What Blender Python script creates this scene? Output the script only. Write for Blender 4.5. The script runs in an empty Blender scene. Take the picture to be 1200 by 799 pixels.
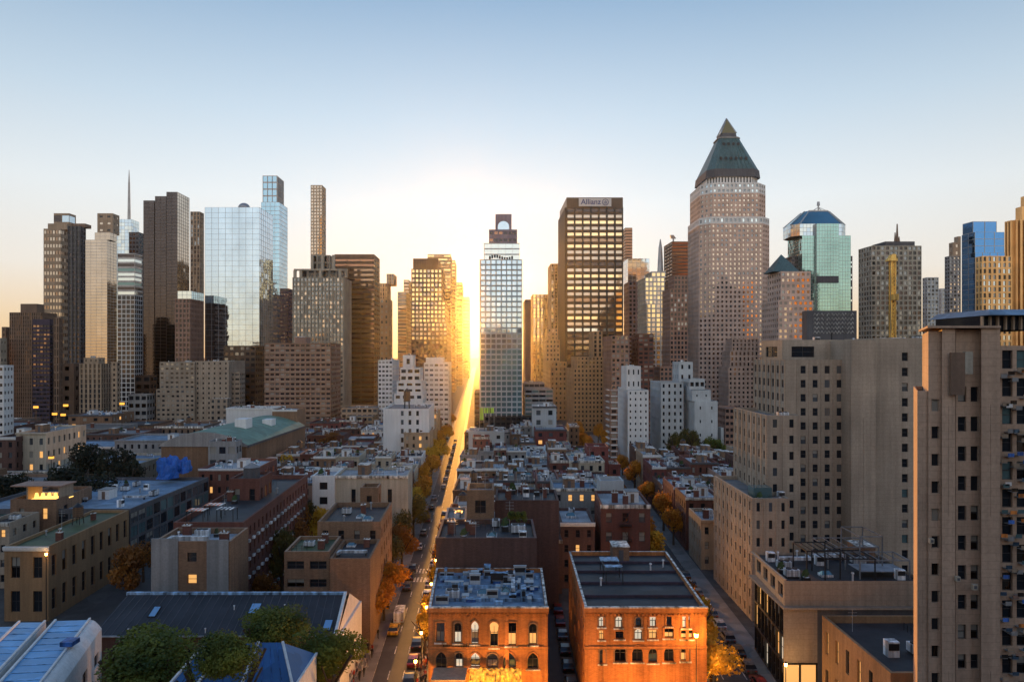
import bpy, math, random
from mathutils import Vector, Matrix, geometry, noise
R = math.radians
SC = bpy.context.scene
COL = SC.collection
RNG = random.Random(7)

# ------------------------------------------------------------------ camera
HC = 50.0            # camera height
HY = 415.0           # horizon row of the photograph
F = 800.0            # focal length in photograph pixels
cam = bpy.data.objects.new('camera', bpy.data.cameras.new('camera'))
COL.objects.link(cam); SC.camera = cam
cam.location = (0, 0, HC); cam.rotation_euler = (math.pi/2, 0, 0)
cam.data.sensor_width = 36; cam.data.lens = 24; cam.data.shift_y = (HY-399.5)/1200
cam.data.clip_start = .5; cam.data.clip_end = 12000

# ------------------------------------------------------------------ sky
HAZE = .00004
SUN_AZ = R(-2.9); SUN_EL = R(2.7)
wd = bpy.data.worlds.new('World'); SC.world = wd; wd.use_nodes = True
nt = wd.node_tree; N = nt.nodes; L = nt.links
bg = N['Background']
sky = N.new('ShaderNodeTexSky'); sky.sky_type = 'NISHITA'; sky.sun_disc = False
sky.sun_elevation = SUN_EL; sky.sun_rotation = SUN_AZ
sky.air_density = 1.0; sky.dust_density = 0.6; sky.ozone_density = 1.5
tc = N.new('ShaderNodeTexCoord'); sep = N.new('ShaderNodeSeparateXYZ')
L.new(tc.outputs['Generated'], sep.inputs[0])
rp = N.new('ShaderNodeValToRGB'); L.new(sep.outputs['Z'], rp.inputs[0])
er = rp.color_ramp
cols = [(0.0,(9.8,5.7,2.1)),(0.045,(9.6,7.0,4.1)),(0.11,(9.4,8.7,7.7)),(0.21,(8.6,9.1,9.3)),(0.32,(5.8,7.2,8.5)),(0.46,(2.6,4.3,6.5)),(1.0,(.8,1.9,4.4))]
while len(er.elements) < len(cols): er.elements.new(.5)
for e, (p, c) in zip(er.elements, cols): e.position = p; e.color = (c[0]/10, c[1]/10, c[2]/10, 1)
# broad aureole round the sun
nd = N.new('ShaderNodeVectorMath'); nd.operation = 'DOT_PRODUCT'
sd = Vector((math.sin(SUN_AZ)*math.cos(SUN_EL), math.cos(SUN_AZ)*math.cos(SUN_EL), math.sin(SUN_EL)))
nrmz = N.new('ShaderNodeVectorMath'); nrmz.operation = 'NORMALIZE'; L.new(tc.outputs['Generated'], nrmz.inputs[0])
L.new(nrmz.outputs[0], nd.inputs[0]); nd.inputs[1].default_value = sd
mx = N.new('ShaderNodeMath'); mx.operation = 'MAXIMUM'; L.new(nd.outputs['Value'], mx.inputs[0]); mx.inputs[1].default_value = 0
pw = N.new('ShaderNodeMath'); pw.operation = 'POWER'; L.new(mx.outputs[0], pw.inputs[0]); pw.inputs[1].default_value = 4.5
gl = N.new('ShaderNodeVectorMath'); gl.operation = 'SCALE'; gl.inputs[0].default_value = (1.5, 1.8, 2.0); L.new(pw.outputs[0], gl.inputs['Scale'])
sc10 = N.new('ShaderNodeVectorMath'); sc10.operation = 'SCALE'; sc10.inputs['Scale'].default_value = 8.6; L.new(rp.outputs[0], sc10.inputs[0])
ad = N.new('ShaderNodeVectorMath'); ad.operation = 'ADD'; L.new(sc10.outputs[0], ad.inputs[0]); L.new(gl.outputs[0], ad.inputs[1])
ns = N.new('ShaderNodeVectorMath'); ns.operation = 'SCALE'; ns.inputs['Scale'].default_value = .04; L.new(sky.outputs[0], ns.inputs[0])
ad2 = N.new('ShaderNodeVectorMath'); ad2.operation = 'ADD'; L.new(ad.outputs[0], ad2.inputs[0]); L.new(ns.outputs[0], ad2.inputs[1])
wsd = N.new('ShaderNodeVectorMath'); wsd.operation = 'DOT_PRODUCT'; L.new(nrmz.outputs[0], wsd.inputs[0]); wsd.inputs[1].default_value = (0, -1, 0)
wm_ = N.new('ShaderNodeMath'); wm_.operation = 'MAXIMUM'; L.new(wsd.outputs['Value'], wm_.inputs[0]); wm_.inputs[1].default_value = 0
wp = N.new('ShaderNodeMath'); wp.operation = 'POWER'; L.new(wm_.outputs[0], wp.inputs[0]); wp.inputs[1].default_value = 4
wg = N.new('ShaderNodeVectorMath'); wg.operation = 'SCALE'; wg.inputs[0].default_value = (8.0, 6.6, 5.2); L.new(wp.outputs[0], wg.inputs['Scale'])   # bright anti-twilight western sky
ad3 = N.new('ShaderNodeVectorMath'); ad3.operation = 'ADD'; L.new(ad2.outputs[0], ad3.inputs[0]); L.new(wg.outputs[0], ad3.inputs[1])
L.new(ad3.outputs[0], bg.inputs[0]); bg.inputs[1].default_value = 0.1

# ------------------------------------------------------------------ sun
sl = bpy.data.lights.new('sun', 'SUN'); sl.energy = 4.2; sl.angle = R(.5); sl.color = (1.0, .42, .07)
so = bpy.data.objects.new('sun', sl); COL.objects.link(so)
so.rotation_euler = (-sd).to_track_quat('-Z', 'Y').to_euler()

# ------------------------------------------------------------------ render
SC.view_settings.view_transform = 'Standard'; SC.view_settings.look = 'None'
SC.view_settings.exposure = 0.0; SC.view_settings.gamma = 1; SC.view_settings.use_curve_mapping = False
cy = SC.cycles
cy.max_bounces = 4; cy.diffuse_bounces = 2; cy.glossy_bounces = 3; cy.transmission_bounces = 2; cy.volume_bounces = 0
cy.caustics_reflective = False; cy.caustics_refractive = False; cy.use_denoising = True
cy.sample_clamp_indirect = 3.0

# ------------------------------------------------------------------ materials
MATS = {}
def _new(name):
    m = bpy.data.materials.new(name); m.use_nodes = True
    return m, m.node_tree, m.node_tree.nodes['Principled BSDF']
def wallmat(name, rgb, rough=.85, var=.18, brick=False, block=False, streak=.18, scale=1.0, metal=0):
    if name in MATS: return MATS[name]
    m, nt, p = _new(name); n = nt.nodes; l = nt.links
    tc = n.new('ShaderNodeTexCoord')
    src = tc.outputs['Object']
    a = n.new('ShaderNodeTexNoise'); a.inputs['Scale'].default_value = .12*scale; a.inputs['Detail'].default_value = 6; l.new(src, a.inputs['Vector'])
    mp = n.new('ShaderNodeMapping'); mp.inputs['Scale'].default_value = (1.3, 1.3, .06); l.new(src, mp.inputs[0])
    b = n.new('ShaderNodeTexNoise'); b.inputs['Scale'].default_value = 1.0; b.inputs['Detail'].default_value = 4; l.new(mp.outputs[0], b.inputs['Vector'])
    f = n.new('ShaderNodeTexNoise'); f.inputs['Scale'].default_value = 3.0; f.inputs['Detail'].default_value = 5; l.new(src, f.inputs['Vector'])
    def rng(s, v):
        r = n.new('ShaderNodeMapRange'); r.inputs['From Min'].default_value = .3; r.inputs['From Max'].default_value = .7
        r.inputs['To Min'].default_value = 1-v; r.inputs['To Max'].default_value = 1+v; l.new(s, r.inputs[0]); return r.outputs[0]
    def mul(x, y):
        q = n.new('ShaderNodeMath'); q.operation = 'MULTIPLY'; l.new(x, q.inputs[0]); l.new(y, q.inputs[1]); return q.outputs[0]
    k = mul(mul(rng(a.outputs[0], var), rng(b.outputs[0], streak)), rng(f.outputs[0], .1))
    oi = n.new('ShaderNodeObjectInfo')
    r = n.new('ShaderNodeMapRange'); r.inputs['To Min'].default_value = .9; r.inputs['To Max'].default_value = 1.1; l.new(oi.outputs['Random'], r.inputs[0])
    k = mul(k, r.outputs[0])
    vs = n.new('ShaderNodeVectorMath'); vs.operation = 'SCALE'; l.new(k, vs.inputs['Scale'])
    if brick or block:
        sx = n.new('ShaderNodeSeparateXYZ'); l.new(src, sx.inputs[0])
        ax = n.new('ShaderNodeMath'); ax.operation = 'ADD'; l.new(sx.outputs[0], ax.inputs[0]); l.new(sx.outputs[1], ax.inputs[1])
        cx = n.new('ShaderNodeCombineXYZ'); l.new(ax.outputs[0], cx.inputs[0]); l.new(sx.outputs[2], cx.inputs[1])
        bt = n.new('ShaderNodeTexBrick'); l.new(cx.outputs[0], bt.inputs['Vector']); bt.inputs['Scale'].default_value = 1
        bt.inputs['Brick Width'].default_value = .45; bt.inputs['Row Height'].default_value = .15; bt.inputs['Mortar Size'].default_value = .015
        bt.inputs['Color1'].default_value = (*rgb, 1); bt.inputs['Color2'].default_value = (rgb[0]*.72, rgb[1]*.7, rgb[2]*.7, 1)
        bt.inputs['Mortar'].default_value = tuple(min(.5, c*1.2+.03) for c in rgb)+(1,)
        if block:
            bt.inputs['Brick Width'].default_value = 1.6; bt.inputs['Row Height'].default_value = .8; bt.inputs['Mortar Size'].default_value = .025
            bt.inputs['Color2'].default_value = tuple(c*.95 for c in rgb)+(1,); bt.inputs['Mortar'].default_value = tuple(c*.76 for c in rgb)+(1,)
        l.new(bt.outputs[0], vs.inputs[0])
    else:
        vs.inputs[0].default_value = rgb
    l.new(vs.outputs[0], p.inputs['Base Color']); p.inputs['Roughness'].default_value = rough; p.inputs['Metallic'].default_value = metal
    bp = n.new('ShaderNodeBump'); bp.inputs['Strength'].default_value = .25; bp.inputs['Distance'].default_value = .06; l.new(f.outputs[0], bp.inputs['Height']); l.new(bp.outputs[0], p.inputs['Normal'])
    MATS[name] = m; return m
def roofmat(name, rgb, rough=.6, patch=.4):
    if name in MATS: return MATS[name]
    m, nt, p = _new(name); n = nt.nodes; l = nt.links
    tc = n.new('ShaderNodeTexCoord'); src = tc.outputs['Object']
    a = n.new('ShaderNodeTexNoise'); a.inputs['Scale'].default_value = .35; a.inputs['Detail'].default_value = 8; a.inputs['Roughness'].default_value = .65; l.new(src, a.inputs['Vector'])
    v = n.new('ShaderNodeTexVoronoi'); v.inputs['Scale'].default_value = .33; v.distance = 'CHEBYCHEV'; l.new(src, v.inputs['Vector'])
    sp = n.new('ShaderNodeSeparateColor'); l.new(v.outputs['Color'], sp.inputs[0])
    r1 = n.new('ShaderNodeMapRange'); r1.inputs['From Min'].default_value = .3; r1.inputs['From Max'].default_value = .7; r1.inputs['To Min'].default_value = 1-patch; r1.inputs['To Max'].default_value = 1+patch; l.new(a.outputs[0], r1.inputs[0])
    r2 = n.new('ShaderNodeMapRange'); r2.inputs['To Min'].default_value = .75; r2.inputs['To Max'].default_value = 1.15; l.new(sp.outputs[0], r2.inputs[0])
    q = n.new('ShaderNodeMath'); q.operation = 'MULTIPLY'; l.new(r1.outputs[0], q.inputs[0]); l.new(r2.outputs[0], q.inputs[1])
    vs = n.new('ShaderNodeVectorMath'); vs.operation = 'SCALE'; vs.inputs[0].default_value = rgb; l.new(q.outputs[0], vs.inputs['Scale'])
    l.new(vs.outputs[0], p.inputs['Base Color']); p.inputs['Roughness'].default_value = rough
    bp = n.new('ShaderNodeBump'); bp.inputs['Strength'].default_value = .3; bp.inputs['Distance'].default_value = .1; l.new(a.outputs[0], bp.inputs['Height']); l.new(bp.outputs[0], p.inputs['Normal'])
    MATS[name] = m; return m
def glass(name, rgb, metal=0.0, rough=.07, wave=.0, ior=1.5):
    if name in MATS: return MATS[name]
    m, nt, p = _new(name); n = nt.nodes; l = nt.links
    tc = n.new('ShaderNodeTexCoord'); src = tc.outputs['Object']
    oi = n.new('ShaderNodeObjectInfo')
    a = n.new('ShaderNodeTexNoise'); a.inputs['Scale'].default_value = .05; a.inputs['Detail'].default_value = 5; l.new(src, a.inputs['Vector'])
    r = n.new('ShaderNodeMapRange'); r.inputs['From Min'].default_value = .3; r.inputs['From Max'].default_value = .7; r.inputs['To Min'].default_value = .82; r.inputs['To Max'].default_value = 1.15; l.new(a.outputs[0], r.inputs[0])
    vs = n.new('ShaderNodeVectorMath'); vs.operation = 'SCALE'; vs.inputs[0].default_value = rgb; l.new(r.outputs[0], vs.inputs['Scale'])
    l.new(vs.outputs[0], p.inputs['Base Color'])
    p.inputs['Metallic'].default_value = metal; p.inputs['Roughness'].default_value = rough; p.inputs['IOR'].default_value = ior
    if wave:
        w = n.new('ShaderNodeTexNoise'); w.inputs['Scale'].default_value = .35; w.inputs['Detail'].default_value = 2; l.new(src, w.inputs['Vector'])
        bp = n.new('ShaderNodeBump'); bp.inputs['Strength'].default_value = wave; bp.inputs['Distance'].default_value = .2; l.new(w.outputs[0], bp.inputs['Height']); l.new(bp.outputs[0], p.inputs['Normal'])
    MATS[name] = m; return m
def emit(name, rgb, s):
    if name in MATS: return MATS[name]
    m, nt, p = _new(name); p.inputs['Base Color'].default_value = (*[c*.4 for c in rgb], 1)
    p.inputs['Emission Color'].default_value = (*rgb, 1); p.inputs['Emission Strength'].default_value = s
    MATS[name] = m; return m
def plain(name, rgb, rough=.6, metal=0): return wallmat(name, rgb, rough, .08, False, .06, 1, metal)

W = dict(
 tan=wallmat('tan stone', (.36,.27,.19)), beige=wallmat('beige stone', (.37,.30,.23), streak=.14, block=True), warm=wallmat('warm beige stone', (.50,.35,.25), streak=.12, block=True), beige2=wallmat('grey beige stone', (.38,.345,.28)),
 brown=wallmat('brown stone', (.20,.13,.09)), brick=wallmat('red brick', (.15,.055,.04), brick=True), dbrick=wallmat('dark brown brick', (.10,.05,.04), brick=True),
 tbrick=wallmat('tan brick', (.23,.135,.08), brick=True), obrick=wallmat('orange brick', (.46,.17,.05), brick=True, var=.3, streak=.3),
 white=wallmat('white painted stone', (.70,.70,.69), streak=.08, var=.08), cream=wallmat('cream plaster', (.42,.37,.29)), grey=wallmat('grey concrete', (.27,.27,.27)),
 dgrey=wallmat('dark grey stone', (.10,.10,.11)), pink=wallmat('pink granite', (.60,.44,.36), streak=.08), bronze=wallmat('bronze metal', (.085,.06,.045), rough=.45, metal=.4),
 maroon=wallmat('maroon brick', (.19,.055,.05), brick=True), gold=wallmat('golden stone', (.36,.25,.15)), ochre=wallmat('ochre stone', (.27,.165,.085)), sungold=wallmat('bright golden stone', (.85,.50,.20), rough=.4, metal=.45), black=wallmat('black metal', (.02,.02,.022), rough=.5),  # sungold: sunset glow put into a brighter base colour
 slab=wallmat('dark violet panel', (.06,.045,.07)), paleblue=wallmat('pale grey stone', (.46,.49,.50), streak=.08), steel=wallmat('grey steel', (.35,.36,.38), rough=.4, metal=.6),
 mauve=wallmat('mauve granite', (.33,.25,.27)), green=wallmat('green copper', (.075,.135,.14), rough=.5, streak=.3), brownpink=wallmat('pinkish brown brick', (.33,.20,.15)))
RF = dict(
 pale=roofmat('pale silver roof', (.29,.32,.36)), white=roofmat('white coated roof', (.48,.51,.54), patch=.3), dark=roofmat('dark tar roof', (.035,.037,.042)),
 grey=roofmat('grey gravel roof', (.17,.18,.19)), blue=roofmat('blue grey roof', (.16,.25,.36)), brown=roofmat('brown roof', (.13,.10,.08)), tan=roofmat('tan roof', (.26,.22,.17)),
 green=roofmat('green roof membrane', (.13,.24,.18), patch=.15), skyblue=roofmat('blue metal roof', (.10,.38,.72), rough=.35, patch=.12), slate=roofmat('dark slate roof', (.03,.03,.036), patch=.35),
 red=roofmat('red roof', (.30,.10,.12)), garden=roofmat('planted roof', (.05,.08,.03)))
G = dict(
 d=glass('dark window glass', (.015,.02,.028)), m=glass('grey window glass', (.22,.25,.28), .7), p=glass('window with pale blind', (.30,.29,.26), 0, .3),
 b=glass('blue mirror glass', (.46,.60,.74), 1, .05, .15), B=glass('pale mirror glass', (.58,.68,.73), 1, .05, .12), n=glass('bronze mirror glass', (.28,.20,.15), 1, .06, .15),
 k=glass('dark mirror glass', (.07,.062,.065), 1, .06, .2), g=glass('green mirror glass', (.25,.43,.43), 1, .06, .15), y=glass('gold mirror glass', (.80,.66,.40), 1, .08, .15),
 t=glass('silver bronze mirror glass', (.44,.39,.34), 1, .06, .15), u=glass('deep blue mirror glass', (.10,.28,.62), 1, .06, .15), q=glass('teal window glass', (.16,.28,.30), .5, .1),
 c=glass('sky blue glass', (.30,.50,.66), 1, .06, .15), o=glass('orange tip glass', (.85,.42,.14), 1, .1), w=emit('lit warm window', (1,.50,.15), .9), l=emit('lit white window', (1,.86,.64), .62), r=glass('reddish mirror glass', (.30,.17,.12), 1, .1, .1))
TRIM = plain('pale trim', (.55,.52,.47)); FRAME = plain('dark window frame', (.05,.05,.055), .5); WFRAME = plain('white window frame', (.6,.6,.58), .5)

# ------------------------------------------------------------------ mesh builder
class MB:
    def __init__(s): s.v = []; s.f = []; s.m = []; s.mats = []
    def mi(s, mat):
        if mat not in s.mats: s.mats.append(mat)
        return s.mats.index(mat)
    def quad(s, a, b, c, d, mat):
        i = len(s.v); s.v += [a, b, c, d]; s.f.append((i, i+1, i+2, i+3)); s.m.append(s.mi(mat))
    def poly(s, pts, mat):
        i = len(s.v); s.v += pts; s.f.append(tuple(range(i, i+len(pts)))); s.m.append(s.mi(mat))
    def box(s, x0, x1, y0, y1, z0, z1, mat, shear=0):
        q = [(x0, y0), (x1, y0), (x1+shear*(y1-y0), y1), (x0+shear*(y1-y0), y1)]; s.prism(q, z0, z1, mat)
    def prism(s, q, z0, z1, mat, top=None, cap=True, bot=False):
        n = len(q)
        for i in range(n):
            a = q[i]; b = q[(i+1) % n]
            s.quad((a[0], a[1], z0), (b[0], b[1], z0), (b[0], b[1], z1), (a[0], a[1], z1), mat)
        if cap: s.poly([(a[0], a[1], z1) for a in q], top or mat)
        if bot: s.poly([(a[0], a[1], z0) for a in reversed(q)], mat)
    def frustum(s, q0, z0, q1, z1, mat, cap=True):
        n = len(q0)
        for i in range(n):
            j = (i+1) % n
            s.quad((*q0[i], z0), (*q0[j], z0), (*q1[j], z1), (*q1[i], z1), mat)
        if cap: s.poly([(*a, z1) for a in q1], mat)
    def cyl(s, x, y, z0, z1, r0, r1, mat, n=12, cap=True):
        a = [(x+r0*math.cos(2*math.pi*i/n), y+r0*math.sin(2*math.pi*i/n)) for i in range(n)]
        b = [(x+r1*math.cos(2*math.pi*i/n), y+r1*math.sin(2*math.pi*i/n)) for i in range(n)]
        s.frustum(a, z0, b, z1, mat, cap)
    def bar(s, p, q, r, mat):
        p = Vector(p); q = Vector(q); d = (q-p).normalized(); u = d.cross(Vector((0, 0, 1)))
        if u.length < .01: u = Vector((1, 0, 0))
        u.normalize(); w = d.cross(u); c = [u*r+w*r, u*r-w*r, -u*r-w*r, -u*r+w*r]
        for i in range(4):
            j = (i+1) % 4; s.quad(tuple(p+c[i]), tuple(p+c[j]), tuple(q+c[j]), tuple(q+c[i]), mat)
        s.poly([tuple(p+k) for k in reversed(c)], mat); s.poly([tuple(q+k) for k in c], mat)
    def mesh(s, name, origin=(0, 0, 0)):
        me = bpy.data.meshes.new(name); ox, oy, oz = origin
        me.from_pydata([(x-ox, y-oy, z-oz) for x, y, z in s.v], [], s.f)
        for m in s.mats: me.materials.append(m)
        me.polygons.foreach_set('material_index', s.m); me.update(); return me
    def build(s, name, parent=None, origin=None):
        if not s.v: return None
        og = tuple(parent['_o']) if parent is not None and '_o' in parent else (origin or (0, 0, 0))
        o = bpy.data.objects.new(name, s.mesh(name, og)); COL.objects.link(o)
        if parent is not None: o.parent = parent
        else: o.location = og
        return o
def thing(name, label, cat, loc, group=None):
    o = bpy.data.objects.new(name, None); COL.objects.link(o); o.location = loc; o.empty_display_size = 1
    o['label'] = label; o['category'] = cat; o['_o'] = tuple(loc)
    if group: o['group'] = group
    return o
def tag(o, label, cat, group=None):
    o['label'] = label; o['category'] = cat
    if group: o['group'] = group
    return o
def struct(name, mb):
    o = mb.build(name); o['kind'] = 'structure'; return o
def put(mesh, name, parent, p, rz=0, s=(1, 1, 1)):
    o = bpy.data.objects.new(name, mesh); COL.objects.link(o); o.rotation_euler.z = rz; o.scale = s
    if parent is not None:
        og = parent['_o']; o.parent = parent; o.location = (p[0]-og[0], p[1]-og[1], p[2]-og[2])
    else: o.location = p
    return o
def PX(px, Y): return (px-600)/F*Y
def PZ(py, Y): return HC-(py-HY)/F*Y
ORD = ['zeroth','first','second','third','fourth','fifth','sixth','seventh','eighth','ninth','tenth','eleventh','twelfth','thirteenth','fourteenth','fifteenth','sixteenth','seventeenth','eighteenth','nineteenth','twentieth']+[f'{t}-{o}' for t in ('twenty','thirty','forty') for o in ('first','second','third','fourth','fifth','sixth','seventh','eighth','ninth')]

# ------------------------------------------------------------------ facades
def facade(mb, wins, A, B, z0, z1, bay, fl, wr, hr, dep, wm, pal, rng, margin=.0, pier=None, band=None, skip=None, base=0.0, top=0.0, pm=None, flip=0):
    A = Vector((A[0], A[1])); B = Vector((B[0], B[1])); Ln = (B-A).length
    if Ln < .3: return
    u = (B-A)/Ln; n = Vector((u.y, -u.x))
    def P(s, z, d=0): q = A+u*s-n*d; return (q.x, q.y, z)
    H = z1-z0-base-top; cols = max(1, round((Ln-2*margin)/bay)); bw = (Ln-2*margin)/cols; rows = int(max(0, round(H/fl)))
    if rows < 1 or H < fl*.6:
        mb.quad(P(0, z0), P(Ln, z0), P(Ln, z1), P(0, z1), wm); return
    fh = H/rows; ww = bw*wr; wh = fh*hr; pm = pm or wm
    xs = [margin+(i+.5)*bw-ww/2 for i in range(cols)]; use = [not (skip and skip(i, cols)) for i in range(cols)]
    prev = 0
    for i in range(cols):
        if not use[i]: continue
        mb.quad(P(prev, z0), P(xs[i], z0), P(xs[i], z1), P(prev, z1), wm); prev = xs[i]+ww
    mb.quad(P(prev, z0), P(Ln, z0), P(Ln, z1), P(prev, z1), wm)
    for i in range(cols):
        if not use[i]: continue
        x = xs[i]; zp = z0
        for j in range(rows):
            zb = z0+base+j*fh+(fh-wh)*.5; zt = zb+wh
            mb.quad(P(x, zp), P(x+ww, zp), P(x+ww, zb), P(x, zb), wm)
            mb.quad(P(x, zb), P(x+ww, zb), P(x+ww, zb, dep), P(x, zb, dep), wm)
            mb.quad(P(x, zt, dep), P(x+ww, zt, dep), P(x+ww, zt), P(x, zt), wm)
            mb.quad(P(x, zb), P(x, zb, dep), P(x, zt, dep), P(x, zt), wm)
            mb.quad(P(x+ww, zb, dep), P(x+ww, zb), P(x+ww, zt), P(x+ww, zt, dep), wm)
            q = A+u*(x+ww/2)-n*dep
            g = pal[min(len(pal)-1, int(j/rows*len(pal)))] if flip == 2 else (pal[j % len(pal)] if flip else rng.choice(pal))
            wins.append((q.x, q.y, zb, u, ww, wh, g))
            zp = zt
        mb.quad(P(x, zp), P(x+ww, zp), P(x+ww, z1), P(x, z1), wm)
    if pier:
        pw_, pd = pier
        for i in range(cols+1):
            s = margin+i*bw
            a, b = max(0, s-pw_/2), min(Ln, s+pw_/2)
            mb.quad(P(a, z0, -pd), P(b, z0, -pd), P(b, z1-.05, -pd), P(a, z1-.05, -pd), pm)
            mb.quad(P(a, z0, 0), P(a, z0, -pd), P(a, z1-.05, -pd), P(a, z1-.05, 0), pm)
            mb.quad(P(b, z0, -pd), P(b, z0, 0), P(b, z1-.05, 0), P(b, z1-.05, -pd), pm)
            mb.quad(P(a, z1-.05, -pd), P(b, z1-.05, -pd), P(b, z1-.05), P(a, z1-.05), pm)
    if band:
        bh, bd = band
        for j in range(rows+1):
            z = z0+base+j*fh; a, b = max(z0, z-bh/2), min(z1-.03, z+bh/2)
            mb.quad(P(0, a, -bd), P(Ln, a, -bd), P(Ln, b, -bd), P(0, b, -bd), pm)
            mb.quad(P(0, b, -bd), P(Ln, b, -bd), P(Ln, b), P(0, b), pm)
            mb.quad(P(0, a), P(Ln, a), P(Ln, a, -bd), P(0, a, -bd), pm)

WCACHE = {}
def winmesh(w, h, g, near):
    k = (round(w, 1), round(h, 1), g, near)
    if k in WCACHE: return WCACHE[k]
    w, h = k[0], k[1]; mb = MB()
    mb.quad((-w/2, 0, 0), (w/2, 0, 0), (w/2, 0, h), (-w/2, 0, h), G[g])
    if near and g in 'mkt': mb.quad((-w/2, -.004, h*.55), (w/2, -.004, h*.55), (w/2, -.004, h), (-w/2, -.004, h), G['p'])
    if near:
        fm = FRAME if near == 1 else WFRAME; t = .07
        mb.box(-w/2, -w/2+t, -.07, -.01, 0, h, fm); mb.box(w/2-t, w/2, -.07, -.01, 0, h, fm)
        mb.box(-w/2+t, w/2-t, -.07, -.01, h-t, h-.001, fm); mb.box(-w/2+t, w/2-t, -.07, -.01, 0.001, t, fm)
        mb.box(-w/2+t, w/2-t, -.06, -.01, h*.5-t/2, h*.5+t/2, fm)
        if w > 1.6: mb.box(-t/2, t/2, -.065, -.01, t, h-t, fm)
    WCACHE[k] = mb.mesh('window'); return WCACHE[k]
NWIN = [0]
def flush_windows(root, wins, rng, thr=7.0, near=None, cap=100, name='window'):
    sc = []
    for w in wins:
        Y = max(20, w[1]); ppm = 683.0/Y
        face = abs(w[3].x) if w[3].x > .5 else min(1, abs(w[0])/Y+.02)*1.0
        sc.append((w[4]*face*ppm*w[5]*ppm, w))
    sc.sort(key=lambda t: -t[0])
    ind = [w for a, w in sc[:cap] if a >= thr]; rest = [w for a, w in sc[len(ind):]]
    for x, y, z, u, ww, wh, g in ind:
        nr = near if near is not None else (1 if y < 170 else 0)
        me = winmesh(ww, wh, g, nr); sx = ww/round(ww, 1); sz = wh/round(wh, 1)
        put(me, name, root, (x, y, z), math.atan2(u.y, u.x), (sx, 1, sz)); NWIN[0] += 1
    if rest:
        mb = MB()
        for x, y, z, u, ww, wh, g in rest:
            n = (u.y, -u.x); t = rng.uniform(-.006, .006)*ww; t2 = rng.uniform(-.004, .004)*wh
            a = (x-u.x*ww/2, y-u.y*ww/2); b = (x+u.x*ww/2, y+u.y*ww/2)
            mb.quad((a[0]+n[0]*t, a[1]+n[1]*t, z), (b[0]-n[0]*t, b[1]-n[1]*t, z), (b[0]-n[0]*(t-t2), b[1]-n[1]*(t-t2), z+wh), (a[0]+n[0]*(t+t2), a[1]+n[1]*(t+t2), z+wh), G[g])
        o = mb.build('windows', root)
        if len(rest) > 60 or True: o['kind'] = 'stuff'
STY = {  # bay px, floor px, width ratio, height ratio, depth m, pier(px w, m d), band(px h, m d)
 'punch': dict(wr=.42, hr=.5, dep=.3), 'wide': dict(wr=.7, hr=.52, dep=.3), 'ribbon': dict(wr=.93, hr=.45, dep=.35), 'curtain': dict(wr=.94, hr=.93, dep=.1),
 'pier': dict(wr=.62, hr=.62, dep=.35), 'tall': dict(wr=.5, hr=.8, dep=.35), 'square': dict(wr=.62, hr=.62, dep=.5), 'sparse': dict(wr=.3, hr=.42, dep=.25)}
def tier(mb, wins, rng, x0, x1, yt, Y, D, zb, wm, pal, bay, fl, sty, vx=-.031, roof=None, parapet=.8, side=True, both=False, abs_=False, sidesty=None, bayS=None, fit=False, sf=.3, palS=None, **kw):
    """one storeyed block: x0,x1,yt in photograph pixels at distance Y"""
    X0, X1 = (x0, x1) if abs_ else (PX(x0, Y), PX(x1, Y)); z1 = yt if abs_ else PZ(yt, Y)
    if fit and not abs_:
        vp = 600+vx*F; w_ = x1-x0
        off = (x0-vp) if x0 > vp else ((vp-x1) if x1 < vp else 0)
        if off > 0:
            s_max = sf*w_; sd_ = off*D/(Y+D)
            if sd_ > s_max: D = max(4, Y*s_max/(off-s_max)) if off > s_max else D
            if x0 > vp: X0 = (x0-600)/F*(Y+D)-vx*D
            else: X1 = (x1-600)/F*(Y+D)-vx*D
    k = Y/F; s = dict(STY[sty]); s.update(kw)
    if 'pier' in s and s['pier']: s['pier'] = (s['pier'][0]*k, s['pier'][1])
    if 'band' in s and s['band']: s['band'] = (s['band'][0]*k, s['band'][1])
    q = [(X0, Y), (X1, Y), (X1+vx*D, Y+D), (X0+vx*D, Y+D)]
    facade(mb, wins, q[0], q[1], zb, z1, bay*k, fl*k, wm=wm, pal=pal, rng=rng, **s)
    mid = (X0+X1)/2/Y*F+600
    s2 = dict(STY[sidesty]) if sidesty else s
    bs = (bayS or bay)*k
    for k2, (a, b, vis) in enumerate([(q[1], q[2], mid < 575 or both), (q[3], q[0], mid >= 575 or both)]):
        if vis and side: facade(mb, wins, a, b, zb, z1, bs, fl*k, wm=wm, pal=palS or pal, rng=rng, **s2)
        else: mb.quad((*a, zb), (*b, zb), (*b, z1), (*a, z1), wm)
    mb.quad((*q[2], zb), (*q[3], zb), (*q[3], z1), (*q[2], z1), wm)
    # rim and sunk roof
    t = min(.4, abs(X1-X0)*.1); qi = [(q[0][0]+t, q[0][1]+t), (q[1][0]-t, q[1][1]+t), (q[2][0]-t, q[2][1]-t), (q[3][0]+t, q[3][1]-t)]
    zr = z1-parapet
    for i in range(4):
        j = (i+1) % 4
        mb.quad((*q[i], z1), (*q[j], z1), (*qi[j], z1), (*qi[i], z1), wm)
        mb.quad((*qi[j], zr), (*qi[i], zr), (*qi[i], z1), (*qi[j], z1), wm)
    return qi, zr, z1
def roofpart(root, qi, zr, mat):
    m = MB(); m.poly([(*a, zr) for a in qi], mat); return m.build('roof', root)
def in_quad(q, a, b):
    x = (q[0][0]*(1-a)+q[1][0]*a)*(1-b)+(q[3][0]*(1-a)+q[2][0]*a)*b
    y = (q[0][1]*(1-a)+q[1][1]*a)*(1-b)+(q[3][1]*(1-a)+q[2][1]*a)*b
    return x, y
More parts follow.
